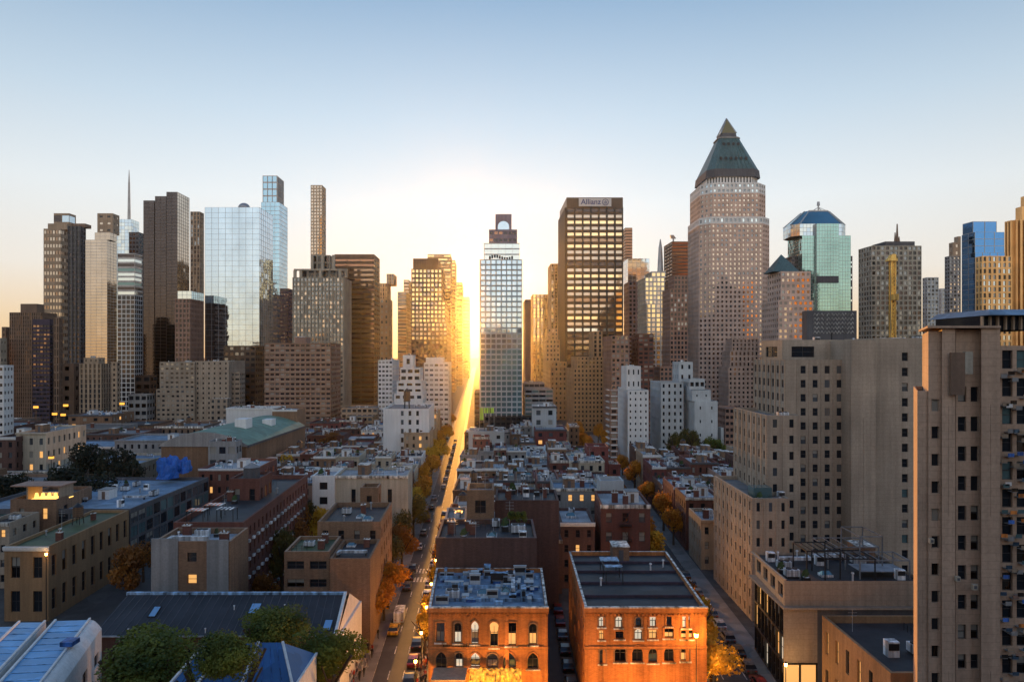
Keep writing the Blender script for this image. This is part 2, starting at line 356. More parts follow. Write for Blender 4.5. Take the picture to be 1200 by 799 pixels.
# library of rooftop pieces
LIB = {}
def _lib():
    gal = plain('galvanised metal', (.48,.50,.52), .45, .3); dk = W['black']; wh = plain('white metal', (.66,.68,.70), .5)
    m = MB(); m.box(-1, 1, -.7, .7, .25, 1.25, gal); m.box(-.9, -.7, -.6, .6, 0, .25, dk); m.box(.7, .9, -.6, .6, 0, .25, dk); m.cyl(-.45, 0, 1.25, 1.4, .42, .42, dk, 12); m.cyl(.45, 0, 1.25, 1.4, .42, .42, dk, 12)
    LIB['air_conditioner'] = m.mesh('air_conditioner')
    m = MB(); m.box(-.6, .6, -.5, .5, 0, 1.5, wh); m.box(-.55, .55, -.56, -.5, .7, 1.35, dk); LIB['vent_box'] = m.mesh('vent_box')
    m = MB(); m.cyl(0, 0, 0, 1.1, .14, .14, gal, 8); m.cyl(0, 0, 1.1, 1.3, .26, .2, gal, 8); LIB['vent_pipe'] = m.mesh('vent_pipe')
    m = MB(); m.box(-.55, .55, -.4, .4, 0, 1.7, W['brick']); m.box(-.62, .62, -.47, .47, 1.7, 1.82, TRIM); m.cyl(-.25, 0, 1.82, 2.2, .13, .11, W['tbrick'], 8); m.cyl(.25, 0, 1.82, 2.2, .13, .11, W['tbrick'], 8); LIB['chimney'] = m.mesh('chimney')
    m = MB(); m.box(-.9, .9, -.7, .7, 0, .35, wh); m.frustum([(-.85,-.65),(.85,-.65),(.85,.65),(-.85,.65)], .35, [(-.5,-.05),(.5,-.05),(.5,.05),(-.5,.05)], .8, G['q']); LIB['skylight'] = m.mesh('skylight')
    m = MB(); m.box(-1.4, 1.4, -1.8, 1.8, 0, 2.5, W['tbrick']); m.box(-1.5, 1.5, -1.9, 1.9, 2.5, 2.65, TRIM); m.box(-.4, .4, -1.84, -1.8, .05, 2.0, W['dgrey']); LIB['stair_bulkhead'] = m.mesh('stair_bulkhead')
    m = MB(); m.box(-1.4, 1.4, -1.8, 1.8, 0, 2.4, W['white']); m.box(-1.5, 1.5, -1.9, 1.9, 2.4, 2.5, W['grey']); m.box(-.4, .4, -1.84, -1.8, .05, 2.0, W['brown']); LIB['stair_bulkhead2'] = m.mesh('stair_bulkhead')
    m = MB()
    for i in range(4): m.box(-1.5+i*.8, -1.45+i*.8, -.03, .03, 0, 1, dk)
    m.box(-1.5, 1.0, -.03, .03, .97, 1.03, dk); m.box(-1.5, 1.0, -.02, .02, .5, .54, dk); LIB['railing'] = m.mesh('railing')
    wood = wallmat('weathered wood', (.17,.10,.06), streak=.3)
    m = MB()
    for a, b in ((-1,-1),(1,-1),(1,1),(-1,1)): m.bar((a*.95, b*.95, 0), (a*.8, b*.8, 2.2), .09, dk)
    m.box(-1.2, 1.2, -1.2, 1.2, 2.15, 2.3, dk); m.cyl(0, 0, 2.3, 5.0, 1.3, 1.25, wood, 16); m.cyl(0, 0, 5.0, 6.1, 1.4, .05, dk, 16)
    for z in (2.7, 3.3, 3.9, 4.5): m.cyl(0, 0, z, z+.07, 1.33, 1.33, dk, 16)
    LIB['water_tank'] = m.mesh('water_tank')
    m = MB(); m.cyl(0, 0, 0, 3.2, .04, .03, gal, 6)
    for z in (2.2, 2.6, 3.0): m.box(-.6, .6, -.02, .02, z, z+.03, gal)
    LIB['aerial'] = m.mesh('aerial')
    m = MB(); m.box(-2.6, 2.6, -.3, .3, .5, 1.0, gal); m.box(-2.5, -2.3, -.2, .2, 0, .5, dk); m.box(2.3, 2.5, -.2, .2, 0, .5, dk); m.box(2.1, 2.6, -.3, 1.5, .501, .999, gal); LIB['duct'] = m.mesh('duct')
    m = MB(); m.box(-.5, .5, -.5, .5, 0, .6, W['black']); m.cyl(0, 0, .6, .62, .5, .5, gal, 10)
    for i in range(26):
        a = i*2.4; r = .15+.35*((i*7) % 10)/10; z = .7+.9*((i*13) % 10)/10; x, y = r*math.cos(a), r*math.sin(a)
        m.quad((x-.2, y, z-.15), (x+.2, y+.05, z-.1), (x+.15, y+.1, z+.2), (x-.15, y+.1, z+.15), wallmat('shrub leaves', (.05,.09,.03)))
    LIB['planter'] = m.mesh('planter')
_lib()
def clutter(root, q, z, n, rng, kinds=None, big=True):
    w = abs(q[1][0]-q[0][0]); d = abs(q[3][1]-q[0][1]); used = []
    if big and w > 6 and d > 8 and rng.random() < .16:
        x, y = in_quad(q, rng.uniform(.3, .7), rng.uniform(.6, .8)); put(LIB['water_tank'], 'water_tank', root, (x, y, z), 0, (.8, .8, .75)); used.append((x, y, 1.8))
    kinds = kinds or ['air_conditioner','vent_box','vent_pipe','vent_pipe','chimney','skylight','air_conditioner','duct','aerial','railing','vent_box','planter']
    if big and w > 5 and d > 6 and rng.random() < .75:
        k = rng.choice(['stair_bulkhead','stair_bulkhead2']); a, b = rng.uniform(.25, .75), rng.uniform(.3, .5); x, y = in_quad(q, a, b)
        put(LIB[k], 'stair_bulkhead', root, (x, y, z)); used.append((x, y, 2.4))
    t = 0
    while n > 0 and t < 60:
        t += 1; k = rng.choice(kinds); r = {'duct': 2.7, 'air_conditioner': 1.2, 'railing': 1.5}.get(k, .9)
        if w < 2*r+.6 or d < 3: continue
        x, y = in_quad(q, rng.uniform(.5*r/w+.08, .92-.5*r/w), rng.uniform(.12, .9))
        if any(math.hypot(x-a, y-b) < r+c for a, b, c in used): continue
        used.append((x, y, r)); s = rng.uniform(.8, 1.25)
        put(LIB[k], k, root, (x, y, z), rng.choice([0, math.pi/2, math.pi, 0]), (s, s, s*rng.uniform(.85, 1.15))); n -= 1
# cornice strip on the front of a low building
def cornice(mb, X0, X1, Y, z, mat, h=.5, d=.4):
    mb.box(X0-.1, X1+.1, Y-d, Y-.003, z-h, z-.004, mat); mb.box(X0-.1, X1+.1, Y-d*.5, Y-.004, z-h-.25, z-h-.003, mat)
# ================================================================== SETTING
def roadx(Y, side):   # left street and right street edges
    if side == 'A': return (-16.2-.05*Y, -9.3-.05*Y)
    return (27+.031*Y, 35.2+.031*Y)
asph = roofmat('asphalt', (.050,.048,.050), rough=.62, patch=.3); paving = roofmat('pavement concrete', (.20,.19,.18), rough=.6, patch=.2); ground_m = roofmat('city ground', (.07,.068,.066), rough=.8)
paint = plain('road paint', (.62,.60,.55), .6)
g = MB(); g.quad((-6000,-400,0), (6000,-400,0), (6000,9000,0), (-6000,9000,0), ground_m); struct('ground', g)
def strip(mb, f0, f1, y0, y1, z, mat):
    mb.quad((f0(y0), y0, z), (f1(y0), y0, z), (f1(y1), y1, z), (f0(y1), y1, z), mat)
for side, ye in (('A', 2600), ('B', 424)):
    a = lambda y, s=side: roadx(y, s)[0]; b = lambda y, s=side: roadx(y, s)[1]
    m = MB(); strip(m, a, b, 20, ye, .02, asph); struct('road', m)
    m = MB()
    for f0, f1 in ((lambda y: a(y)-3.4, a), (b, lambda y: b(y)+(1.9 if side == 'A' else 3.4))):
        m.quad((f0(20), 20, .15), (f1(20), 20, .15), (f1(ye), ye, .15), (f0(ye), ye, .15), paving)
        for f in (f0, f1): m.quad((f(20), 20, 0), (f(20), 20, .15), (f(ye), ye, .15), (f(ye), ye, 0), TRIM)
    struct('pavement', m)
    m = MB()
    for f, o in ((a, 2.3), (b, -2.3)):
        y = 24
        while y < min(ye, 420): strip(m, lambda q: f(q)+o-.07, lambda q: f(q)+o+.07, y, y+3, .026, paint); y += 9
    for yy in (150, 156):
        for i in range(9):
            x = a(yy)+.4+i*.75; m.quad((x, yy, .027), (x+.4, yy, .027), (x+.3, yy+3.2, .027), (x-.1, yy+3.2, .027), paint)
    struct('road_markings', m)
m = MB(); m.quad((5.2, 20, .02), (9.9, 20, .02), (10.2, 170, .02), (5.4, 170, .02), asph); struct('alley', m)
m = MB(); m.quad((-82, 60, .02), (-66, 60, .02), (-70, 225, .02), (-84, 225, .02), asph); struct('side_street', m)
m = MB(); m.quad((-300, 404, .024), (300, 404, .024), (300, 420, .024), (-300, 420, .024), asph); struct('cross_street', m)

# ================================================================== TOWERS
def tower(name, label, cat, tiers, group=None, thr=7.0, seed=None, roof='grey', extra=None, nclut=0):
    """tiers: list of dict(x=(x0,x1), y=ytop, Y, D, ...)"""
    t0 = tiers[0]; Y = t0['Y']; root = thing(name, label, cat, (PX(sum(t0['x'])/2, Y), Y, 0), group)
    rng = random.Random(label); mb = MB(); wins = []; zb = 0; info = []
    for t in tiers:
        t = dict(t); t.setdefault('fit', True); x = t.pop('x'); y = t.pop('y'); TY = t.pop('Y', Y); D = t.pop('D', 30); z0 = t.pop('z0', None); rf = t.pop('roof', roof)
        wm = W[t.pop('w')]; pal = t.pop('p', 'dddm'); bay = t.pop('bay', 5); fl = t.pop('fl', 6); sty = t.pop('s', 'punch')
        if 'pm' in t: t['pm'] = W[t['pm']]
        z0 = zb if z0 is None else (PZ(z0, TY))
        qi, zr, z1 = tier(mb, wins, rng, x[0], x[1], y, TY, D, z0, wm, pal, bay, fl, sty, **t)
        roofpart(root, qi, zr, RF[rf]); zb = z1; info.append((qi, zr, z1))
    mb.build('wall', root)
    if wins: flush_windows(root, wins, rng, thr)
    if nclut: clutter(root, info[-1][0], info[-1][1], nclut, rng, ['air_conditioner','vent_box','duct','aerial','vent_pipe'], False)
    return root, info
T = lambda x, y, Y, D=30, **k: dict(x=x, y=y, Y=Y, D=D, **k)
OT = 'office_tower'; AT = 'apartment_tower'
# --- far left cluster
tower(OT, 'dark brown office tower with glazed central bay at the far left of the skyline', 'tower', [
  T((11,67), 366, 430, 34, w='brown', p='knd', bay=2.6, fl=4.5, s='tall', wr=.45), T((24,52), 356, 436, 20, w='brown', bay=6, fl=20)])
r, i = tower(OT, 'narrow dark glass bay with pale top panels in front of the far left brown tower', 'tower', [T((38,62), 374, 426, 3, w='slab', p='kdn', bay=4, fl=5, s='ribbon', top=3)])
tower(OT, 'brown block with thin dark joints right of the far left brown tower', 'tower', [T((63,74), 372, 424, 20, w='brown', p='dk', bay=4, fl=9, s='tall')])
tower(OT, 'low dark building at the left foot of the far left brown tower', 'tower', [T((2,12), 383, 440, 20, w='brown', p='dd', bay=4, fl=6)])
tower(OT, 'tall tan tower with bands of bronze windows and a glazed penthouse', 'tower', [
  T((51,80), 268, 650, 40, w='tan', p='ttn', bay=3.2, fl=8, s='ribbon', wr=.8, hr=.5), T((56,88), 262, 655, 25, w='tan', bay=5, fl=30, s='sparse'), T((63,89), 250, 658, 20, w='tan', p='bk', bay=12, fl=10, s='ribbon', hr=.6)])
tower(OT, 'black framed tower squeezed between the tall tan tower and the silver glass tower', 'tower', [
  T((80,100), 265, 640, 40, w='dgrey', p='dddk', bay=4.6, fl=5.2, s='wide', pier=(1.2,.6), hr=.7), T((84,107), 262, 645, 20, w='brown', bay=6, fl=20, s='sparse')])
tower(OT, 'silver bronze glass tower with stepped top and tan stone penthouse', 'tower', [
  T((100,137), 281, 600, 40, w='steel', p='ttTtt'.replace('T','t'), bay=6, fl=3.6, s='curtain', hr=.9, wr=.985), T((111,137), 272.5, 601, 36, w='steel', p='t', bay=6, fl=3.6, s='curtain', wr=.985),
  T((114,140), 250, 606, 20, w='tan', p='td', bay=8, fl=9, s='punch', hr=.3)])
def spire(root, x, y0, y1, Y, r0=1.4, mat=None, name='spire'):
    m = MB(); z0, z1 = PZ(y0, Y), PZ(y1, Y); X = PX(x, Y); m.cyl(X, Y+2, z0, z0+(z1-z0)*.75, r0, r0*.6, mat or W['steel'], 8); m.cyl(X, Y+2, z0+(z1-z0)*.75, z1, r0*.55, r0*.15, mat or W['steel'], 8); m.build(name, root)
r, i = tower(OT, 'distant pale blue glass tower with a needle spire', 'tower', [T((134,163), 257, 1150, 50, w='steel', p='bB', bay=4, fl=4, s='curtain')])
spire(r, 150.5, 257, 199, 1150, 2.6, W['paleblue'])
tower(OT, 'dark tower with glass grid between the spire tower and the dark prism tower', 'tower', [T((151,168), 272, 720, 30, w='dgrey', p='kkd', bay=4.2, fl=5, s='wide')])
tower(OT, 'banded green glass building with dark lower grid in front of the spire tower', 'tower', [
  T((137.5,167), 346, 560, 40, w='white', p='ddkk', bay=4.7, fl=5.3, s='curtain', wr=.8, hr=.8), T((137.5,167), 297, 560, 40, w='steel', p='BkqBBqk', flip=1, bay=14.5, fl=5.6, s='ribbon', hr=.62, wr=.97)])
tower(OT, 'tallest dark glass prism tower of three stepped vertical slabs', 'tower', [
  T((195,222), 225, 520, 60, sf=.5, w='black', palS='t', p='k', bay=6.5, fl=4, s='curtain', wr=.97, bayS=5)])  # paler side panes imitate the silver reflection on that face
tower(OT, 'left outer slab of the dark glass prism tower with pale edge line', 'tower', [T((168,180.8), 235, 524, 12, fit=False, w='bronze', p='kkk', bay=6.3, fl=4, s='curtain', wr=.97)])
tower(OT, 'middle slab of the dark glass prism tower', 'tower', [T((181.6,194.8), 230, 522, 12, fit=False, w='bronze', p='kkk', bay=6.3, fl=4, s='curtain', wr=.97)])
tower(OT, 'old brown brick tower with tall narrow windows behind the dark prism tower', 'tower', [T((223,239), 248, 700, 30, w='tan', p='dmd', bay=3.6, fl=5, s='tall', wr=.5)])
tower(OT, 'brown grid fronted tower with a pale glass top left of the blue mirror tower', 'tower', [
  T((205,239), 350, 480, 45, sf=.45, w='brownpink', p='ddk', bay=4.4, fl=5.6, s='square', wr=.6), T((208,239), 341, 483, 38, sf=.45, w='steel', p='B', bay=6, fl=6, s='curtain')])
r, i = tower(OT, 'wide sky blue mirror glass tower with a fine grid', 'tower', [T((240,304), 243, 512, 32, fit=False, w='steel', p='b', bay=7.6, fl=6.2, s='curtain', wr=.972, hr=.965, dep=.12)])
m = MB(); X, Yd, zd = PX(285, 524), 526, PZ(243.5, 524)
for k in range(5):
    a, b = k*math.pi/10, (k+1)*math.pi/10; m.cyl(X, Yd, zd+4*math.sin(a), zd+4*math.sin(b), 4.5*math.cos(a), 4.5*math.cos(b)+.01, W['steel'], 14, False)
m.build('radome', r)
r, i = tower(OT, 'very tall blue glass tower with narrower crown behind the mirror tower', 'tower', [
  T((306,337), 237, 900, 45, w='steel', p='c', bay=5, fl=5, s='curtain', wr=.95, hr=.9), T((308,332), 206, 903, 38, w='steel', p='c', bay=5, fl=8, s='curtain', hr=.8, pier=(.5,.8))])
tower(OT, 'dark panelled slab standing at the foot of the very tall blue tower', 'tower', [T((317,328), 345, 690, 25, w='dgrey', p='dk', bay=4, fl=6, s='ribbon')])
tower(OT, 'black violet tower left of the stepped stone tower crown', 'tower', [T((328,343), 338, 720, 30, w='slab', p='ddk', bay=3.5, fl=4.5, s='wide')])
tower(AT, 'pencil thin square tower of pale concrete grid, tallest and slimmest of the left half', 'tower', [
  T((364,382), 217, 1050, 24, w='cream', p='tt', bay=3.7, fl=3.9, s='square', wr=.7, hr=.7, dep=.8, bayS=3)])
# stepped ornate tower
r, i = tower(OT, 'broad grey beige stone tower with fluted piers and a colonnaded stepped crown', 'tower', [
  T((343,411), 325, 520, 40, sf=.12, w='beige2', p='mmtmmp', bay=4.3, fl=5.4, s='pier', pier=(1.3,.7)),
  T((352,403), 316, 526, 26, w='beige2', p='d', bay=8.5, fl=9, s='wide', hr=.7), T((364,393), 299, 530, 18, w='beige2', p='kd', bay=7, fl=8, s='wide', hr=.75)], group=None)
m = MB()
for xx in (345, 352, 375, 398, 405): m.box(PX(xx,520)-1, PX(xx,520)+1, 520.5, 522.5, PZ(325,520), PZ(317,520), W['beige2'])
m.box(PX(344,520), PX(407,520), 520.3, 522.7, PZ(317,520), PZ(315,520), W['beige2'])
for xx in (366, 378, 391): m.box(PX(xx,527)-1, PX(xx,527)+1, 526, 528, PZ(316,527), PZ(299,527), W['beige2'])
m.build('colonnade', r)
tower(OT, 'bronze brown ribbon window tower behind the colonnaded stone tower', 'tower', [T((392,445), 302, 570, 40, sf=.12, w='bronze', p='rnnr', bay=16, fl=5.8, s='ribbon', hr=.42, wr=.96), T((392,445), 298, 571, 38, sf=.12, w='brown', bay=10, fl=30, s='sparse')], nclut=0)
tower(OT, 'pale tan tower with vertical stripes right of the bronze ribbon tower', 'tower', [T((445,458), 332, 820, 30, w='tan', p='md', bay=2.6, fl=5, s='tall', wr=.5), T((453,465), 321, 830, 30, w='tan', bay=3, fl=4.5, p='dm', s='tall')])
tower(OT, 'small tan building with an arched top below the vertical striped tower', 'tower', [T((445,460), 350, 700, 30, w='tan', p='pm', bay=4.5, fl=6, s='punch')])
tower(OT, 'tan ribbon window tower left of the golden chamfered tower', 'tower', [T((466,480), 342, 780, 30, w='tan', p='tm', bay=10, fl=4, s='ribbon'), ])
tower(OT, 'narrow brown tower peeking up beside the golden chamfered tower', 'tower', [T((473,482), 328, 840, 30, w='tan', p='t', bay=9, fl=4, s='ribbon')])
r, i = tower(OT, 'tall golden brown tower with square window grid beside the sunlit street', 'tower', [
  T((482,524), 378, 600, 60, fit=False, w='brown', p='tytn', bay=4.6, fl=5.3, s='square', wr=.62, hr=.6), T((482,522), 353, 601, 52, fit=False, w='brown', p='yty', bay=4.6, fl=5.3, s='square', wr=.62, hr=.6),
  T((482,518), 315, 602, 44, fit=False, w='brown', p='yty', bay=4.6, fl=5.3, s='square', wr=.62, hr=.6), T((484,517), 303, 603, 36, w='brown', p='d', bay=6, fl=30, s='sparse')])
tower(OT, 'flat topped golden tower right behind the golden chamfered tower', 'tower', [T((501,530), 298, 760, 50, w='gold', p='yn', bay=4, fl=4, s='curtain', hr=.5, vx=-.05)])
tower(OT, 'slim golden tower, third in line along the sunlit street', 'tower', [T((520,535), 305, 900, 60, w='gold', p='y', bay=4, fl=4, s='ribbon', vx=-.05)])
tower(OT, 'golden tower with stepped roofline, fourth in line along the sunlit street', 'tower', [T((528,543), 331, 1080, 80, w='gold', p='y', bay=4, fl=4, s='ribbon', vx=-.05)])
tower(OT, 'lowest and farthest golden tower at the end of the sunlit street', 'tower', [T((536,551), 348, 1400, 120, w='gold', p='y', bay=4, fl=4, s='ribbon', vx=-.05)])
# --- left middle ground
tower('apartment_building', 'very wide pinkish brown apartment slab with bands of small windows', 'building', [
  T((310,399), 402, 400, 26, w='brownpink', p='ddmdp', bay=6.1, fl=5.7, s='wide', wr=.72, hr=.42, band=(1.0,.5), pm='tan'), T((345,364), 395, 406, 10, w='brownpink', bay=20, fl=20, s='sparse')], nclut=6)
tower('apartment_building', 'long beige apartment block of stepped wings below the blue mirror tower', 'building', [
  T((183,228), 456, 447, 30, fit=False, w='beige', p='dpdm', bay=5.6, fl=5.4, s='punch', hr=.42, wr=.55, side=False), T((187,228), 424, 448, 28, fit=False, w='beige', p='dpdm', bay=5.6, fl=5.4, s='punch', hr=.42, wr=.55)], nclut=4)
tower('apartment_building', 'plain beige middle wing with sparse small windows, right of the stepped wings', 'building', [
  T((228.3,268), 423, 450, 30, fit=False, w='beige', p='dd', bay=6.4, fl=5.6, s='sparse', wr=.28), ], nclut=5)
tower('apartment_building', 'lower beige annex with balconies at the right end of the beige apartment block', 'building', [
  T((246,272), 467, 440, 8, w='beige', p='dm', bay=6, fl=6, s='punch'), ], nclut=2)
tower('apartment_building', 'beige end wing with wide windows next to the blue mirror tower foot', 'building', [T((268.3,287), 436, 456, 30, w='beige', p='dm', bay=5.5, fl=5.6, s='wide', hr=.4)])
tower('office_building', 'tan masonry block with tall window strips below the silver bronze tower', 'building', [
  T((93,130), 426, 430, 30, w='tan', p='dd', bay=5.2, fl=6, s='tall', wr=.5, hr=.85), T((98,123), 419, 434, 18, w='tan', bay=6, fl=10, s='sparse')], nclut=3)
tower('office_building', 'tan corner block with small paired windows right of the tall strip windows', 'building', [T((130.5,141), 424, 428, 30, w='tan', p='d', bay=5, fl=6, s='punch')])
tower('office_building', 'dark brown windowless block with a pale ledge left of the tan masonry block', 'building', [T((70,94), 426, 436, 30, w='brown', p='dk', bay=12, fl=12, s='sparse')])
tower('office_building', 'dark base building between the tan corner block and the beige apartments', 'building', [T((158,184), 440, 470, 30, w='bronze', p='kd', bay=8, fl=9, s='wide'), ])
tower('office_building', 'grey podium at the foot of the dark prism tower', 'building', [T((150,182), 462, 440, 20, w='grey', p='kd', bay=8, fl=8, s='wide')])
tower('apartment_building', 'white apartment block cut by the left edge of the photo', 'building', [
  T((-22,16), 428, 300, 26, w='white', p='ddk', bay=7.2, fl=9, s='punch', wr=.5, hr=.38, vx=-.12), ], nclut=2)
tower('apartment_building', 'cream tower top behind the white block at the left edge', 'building', [T((-16,8), 396, 420, 26, w='cream', p='dd', bay=6, fl=10, s='punch', hr=.3)])
for x0, x1, y, Y, w, lb in ((188,244,470,470,'brown','low dark brown building behind the long beige apartment block'), (262,312,405,500,'bronze','dark glass base building under the blue mirror tower'), (400,450,478,395,'tan','tan low building right of the wide pinkish slab'), (405,445,488,380,'gold','stepped tan building in front of the bronze ribbon tower')):
    tower('office_building', lb, 'building', [T((x0,x1), y, Y, 24, w=w, p='dkm', bay=6, fl=6.5, s='wide')], nclut=3)
# --- white apartments by the street
tower('apartment_building', 'white apartment building with bay windows left of the white stepped tower', 'building', [T((443,468), 422, 400, 30, w='white', p='dmp', bay=4.8, fl=5.2, s='wide', hr=.45)], nclut=3)
tower('apartment_building', 'white slab of apartments by the sunlit street right of the white stepped tower', 'building', [
  T((497,529), 425, 392, 40, w='white', p='dmpp', bay=5.4, fl=5.6, s='wide', hr=.42, vx=-.05), T((499,521), 419, 395, 12, w='white', bay=10, fl=20, s='sparse')], nclut=3)
r, i = tower('apartment_building', 'white stepped tower with terraces and grouped dark windows', 'building', [
  T((462,500), 461, 352, 22, w='white', p='ddk', bay=9.5, fl=8, s='wide', wr=.6, hr=.42), T((465,499), 447, 353, 20, w='white', p='dk', bay=11, fl=8, s='wide', wr=.65, hr=.4),
  T((469,496), 431, 355, 16, w='white', p='ddk', bay=9, fl=8, s='wide', hr=.5), T((472,487), 416, 357, 10, w='white', bay=10, fl=20, s='sparse')], nclut=1)
r, i = tower('apartment_building', 'plain white box building with three rows of arched looking windows', 'building', [
  T((449,509), 479, 292, 36, w='white', p='md', bay=9.5, fl=10.5, s='sparse', wr=.36, hr=.55, vx=-.05, skip=lambda i, n: i < 2 or i > 4 if n > 5 else False)], nclut=5)
q = i[0]; put(LIB['water_tank'], 'water_tank', r, (*in_quad(q[0], .46, .3), q[1]), 0, (1.15, 1.15, 1.5))
# --- centre
r, i = tower(OT, 'slender pale blue green glass tower with maroon stepped top in the centre of the skyline', 'tower', [
  T((563,612), 304, 380, 30, w='paleblue', p='qqqqqqmbbbbb', flip=2, bay=6.2, fl=6.1, s='pier', wr=.78, hr=.7, pier=(1.1,.5), pm='paleblue'),
  T((567,609), 285, 382, 24, w='steel', p='B', bay=8, fl=6, s='ribbon', hr=.8, wr=.98), T((573,606), 269, 384, 18, w='mauve', p='kr', bay=5.4, fl=8, s='wide', hr=.4),
  T((580.5,599.5), 251, 386, 12, w='mauve', bay=30, fl=60, p='d', s='sparse', wr=.01)])
m = MB(); X, Yq, zq = PX(590, 386), 385.85, PZ(270, 386); pts = [(X-3.2, Yq, zq), (X+3.2, Yq, zq)]+[(X+3.2*math.cos(a*math.pi/8), Yq, zq+2.2+3.0*math.sin(a*math.pi/8)) for a in range(9)]
m.poly(pts, G['b']); m.build('arched_window', r)
m = MB()
for k in range(10): m.box(PX(574+k*2.9, 381)-.5, PX(574+k*2.9, 381)+.5, 381.2, 381.8, PZ(303, 381)-.2+.9*math.sin(k*.7), PZ(300, 381)+.7*math.sin(k*.7), W['black'])
m.build('roof_railing', r)
tower('apartment_building', 'dark grey low wing with ribbon windows at the right of the central glass tower', 'building', [T((612.6,648), 456, 384, 26, w='grey', p='dqk', bay=9, fl=5.4, s='ribbon', hr=.5), T((612.6,638), 448, 390, 16, w='grey', p='d', bay=6, fl=6, s='ribbon')], nclut=2)
tower('apartment_building', 'narrow dark wing at the left foot of the central glass tower', 'building', [T((556,562.6), 459, 384, 26, w='dgrey', p='dk', bay=7, fl=5.4, s='ribbon', vx=-.04)])
tower('podium_building', 'black glazed podium below the central glass tower', 'building', [T((556,648), 488, 372, 8, w='black', p='kd', bay=6, fl=6, s='wide')])
tower(OT, 'thin dark violet slab just right of the central glass tower', 'tower', [T((613,622), 351, 480, 30, w='slab', p='d', bay=20, fl=60, s='sparse', wr=.02)])
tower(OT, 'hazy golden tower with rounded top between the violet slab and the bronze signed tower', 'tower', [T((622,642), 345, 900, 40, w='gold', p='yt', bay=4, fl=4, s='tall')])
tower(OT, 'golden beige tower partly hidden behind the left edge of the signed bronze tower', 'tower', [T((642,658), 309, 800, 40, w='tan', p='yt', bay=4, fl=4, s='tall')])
tower(OT, 'stepped golden building low between the violet slab and the hotel', 'building', [T((636,656), 398, 620, 40, w='gold', p='dn', bay=4, fl=5, s='punch'), T((640,654), 385, 622, 20, w='gold', p='dn', bay=4, fl=5, s='punch')])
tower('office_building', 'golden mid rise lowest in the gap between the violet slab and the hotel', 'building', [T((640,664), 424, 520, 40, w='gold', p='dt', bay=4.5, fl=5.5, s='punch')])
# signed tower
r, i = tower(OT, 'big bronze tower with pale window bands and a white name sign at the top', 'tower', [
  T((664,730), 243, 680, 68, w='bronze', p='ytkttynytytkBtyttntyt', flip=1, bay=9.15, fl=7.1, s='wide', wr=.84, hr=.5, pier=(1.7,1.8), pm='black', bayS=4.5, fit=False), T((664,730), 231.5, 680, 68, w='bronze', bay=9, fl=90, s='sparse', wr=.01, fit=False)])
m = MB(); m.box(PX(678,680), PX(716,680), 677.2, 678.3, PZ(242.6,680), PZ(233.2,680), W['white']); sg = m.build('sign', r)
navy = plain('navy sign paint', (.03,.06,.22), .5)
def text(s, name, parent, X, Yp, z, size, mat, ax='CENTER', depth=.08):
    cu = bpy.data.curves.new(name, 'FONT'); cu.body = s; cu.size = size; cu.extrude = depth; cu.align_x = ax; cu.align_y = 'CENTER'; cu.offset = size*.012
    o = bpy.data.objects.new(name+'_tmp', cu); COL.objects.link(o)
    dg = bpy.context.evaluated_depsgraph_get(); me = bpy.data.meshes.new_from_object(o.evaluated_get(dg)); bpy.data.objects.remove(o)
    me.materials.clear(); me.materials.append(mat); o2 = bpy.data.objects.new(name, me); COL.objects.link(o2); o2.parent = parent
    og = Vector(r['_o']) if parent is sg else Vector(parent['_o']); o2.location = Vector((X, Yp, z))-og; o2.rotation_euler.x = math.pi/2; return o2
text('Allianz', 'lettering', sg, PX(692,680), 677.1, PZ(237.6,680), 7.4, navy)
m = MB(); cx, cz = PX(709,680), PZ(237.8,680)
for k in range(20):
    a, b = k*math.pi/10, (k+1)*math.pi/10
    m.quad((cx+3.3*math.cos(a), 677.0, cz+3.3*math.sin(a)), (cx+3.3*math.cos(b), 677.0, cz+3.3*math.sin(b)), (cx+2.7*math.cos(b), 677.0, cz+2.7*math.sin(b)), (cx+2.7*math.cos(a), 677.0, cz+2.7*math.sin(a)), navy)
for dx, h0, h1 in ((-1.25,-1.7,.9), (0,-1.7,1.7), (1.25,-1.7,.9)): m.box(cx+dx-.3, cx+dx+.3, 676.95, 677.05, cz+h0, cz+h1, navy)
lo = m.mesh('emblem', tuple(r['_o'])); eo = bpy.data.objects.new('emblem', lo); COL.objects.link(eo); eo.parent = sg
tower(OT, 'brown tower top peeking out right of the signed bronze tower', 'tower', [T((729,741), 267, 860, 40, w='brown', p='r', bay=12, fl=3.5, s='ribbon')])
tower(OT, 'pale blue glass tower top just right of the signed bronze tower', 'tower', [T((730,761), 303, 800, 30, w='steel', p='bB', bay=5, fl=5, s='curtain')])
tower(OT, 'dark old brown tower below the pale blue glass top', 'tower', [T((731,750), 330, 740, 30, w='mauve', p='dr', bay=4, fl=5, s='square')])
r, i = tower(OT, 'stepped tower with yellow lit looking window grid and a silver spire', 'tower', [
  T((747,780), 356, 560, 40, w='steel', p='yyty', bay=5, fl=5.4, s='wide', hr=.72), T((747,779), 325, 566, 30, w='steel', p='yyty', bay=5, fl=5.4, s='wide', hr=.72), T((756,780), 318, 568, 24, w='steel', p='y', bay=5, fl=5.4, s='wide')])
spire(r, 774.5, 318, 280, 568, 2.6)
r, i = tower(OT, 'brown tower with flat top and rooftop dishes left of the pyramid tower', 'tower', [T((778,808), 283, 650, 40, w='brown', p='nr', bay=14, fl=4, s='ribbon', hr=.3)])
m = MB(); m.cyl(PX(790,652), 655, PZ(283,652), PZ(279,652), .8, .8, W['steel'], 8); m.frustum([(PX(787,652),654),(PX(793,652),654),(PX(793,652),656),(PX(787,652),656)], PZ(279,652), [(PX(786,652),654),(PX(790,652),654),(PX(790,652),656),(PX(786,652),656)], PZ(275,652), W['steel']); m.build('dish', r)
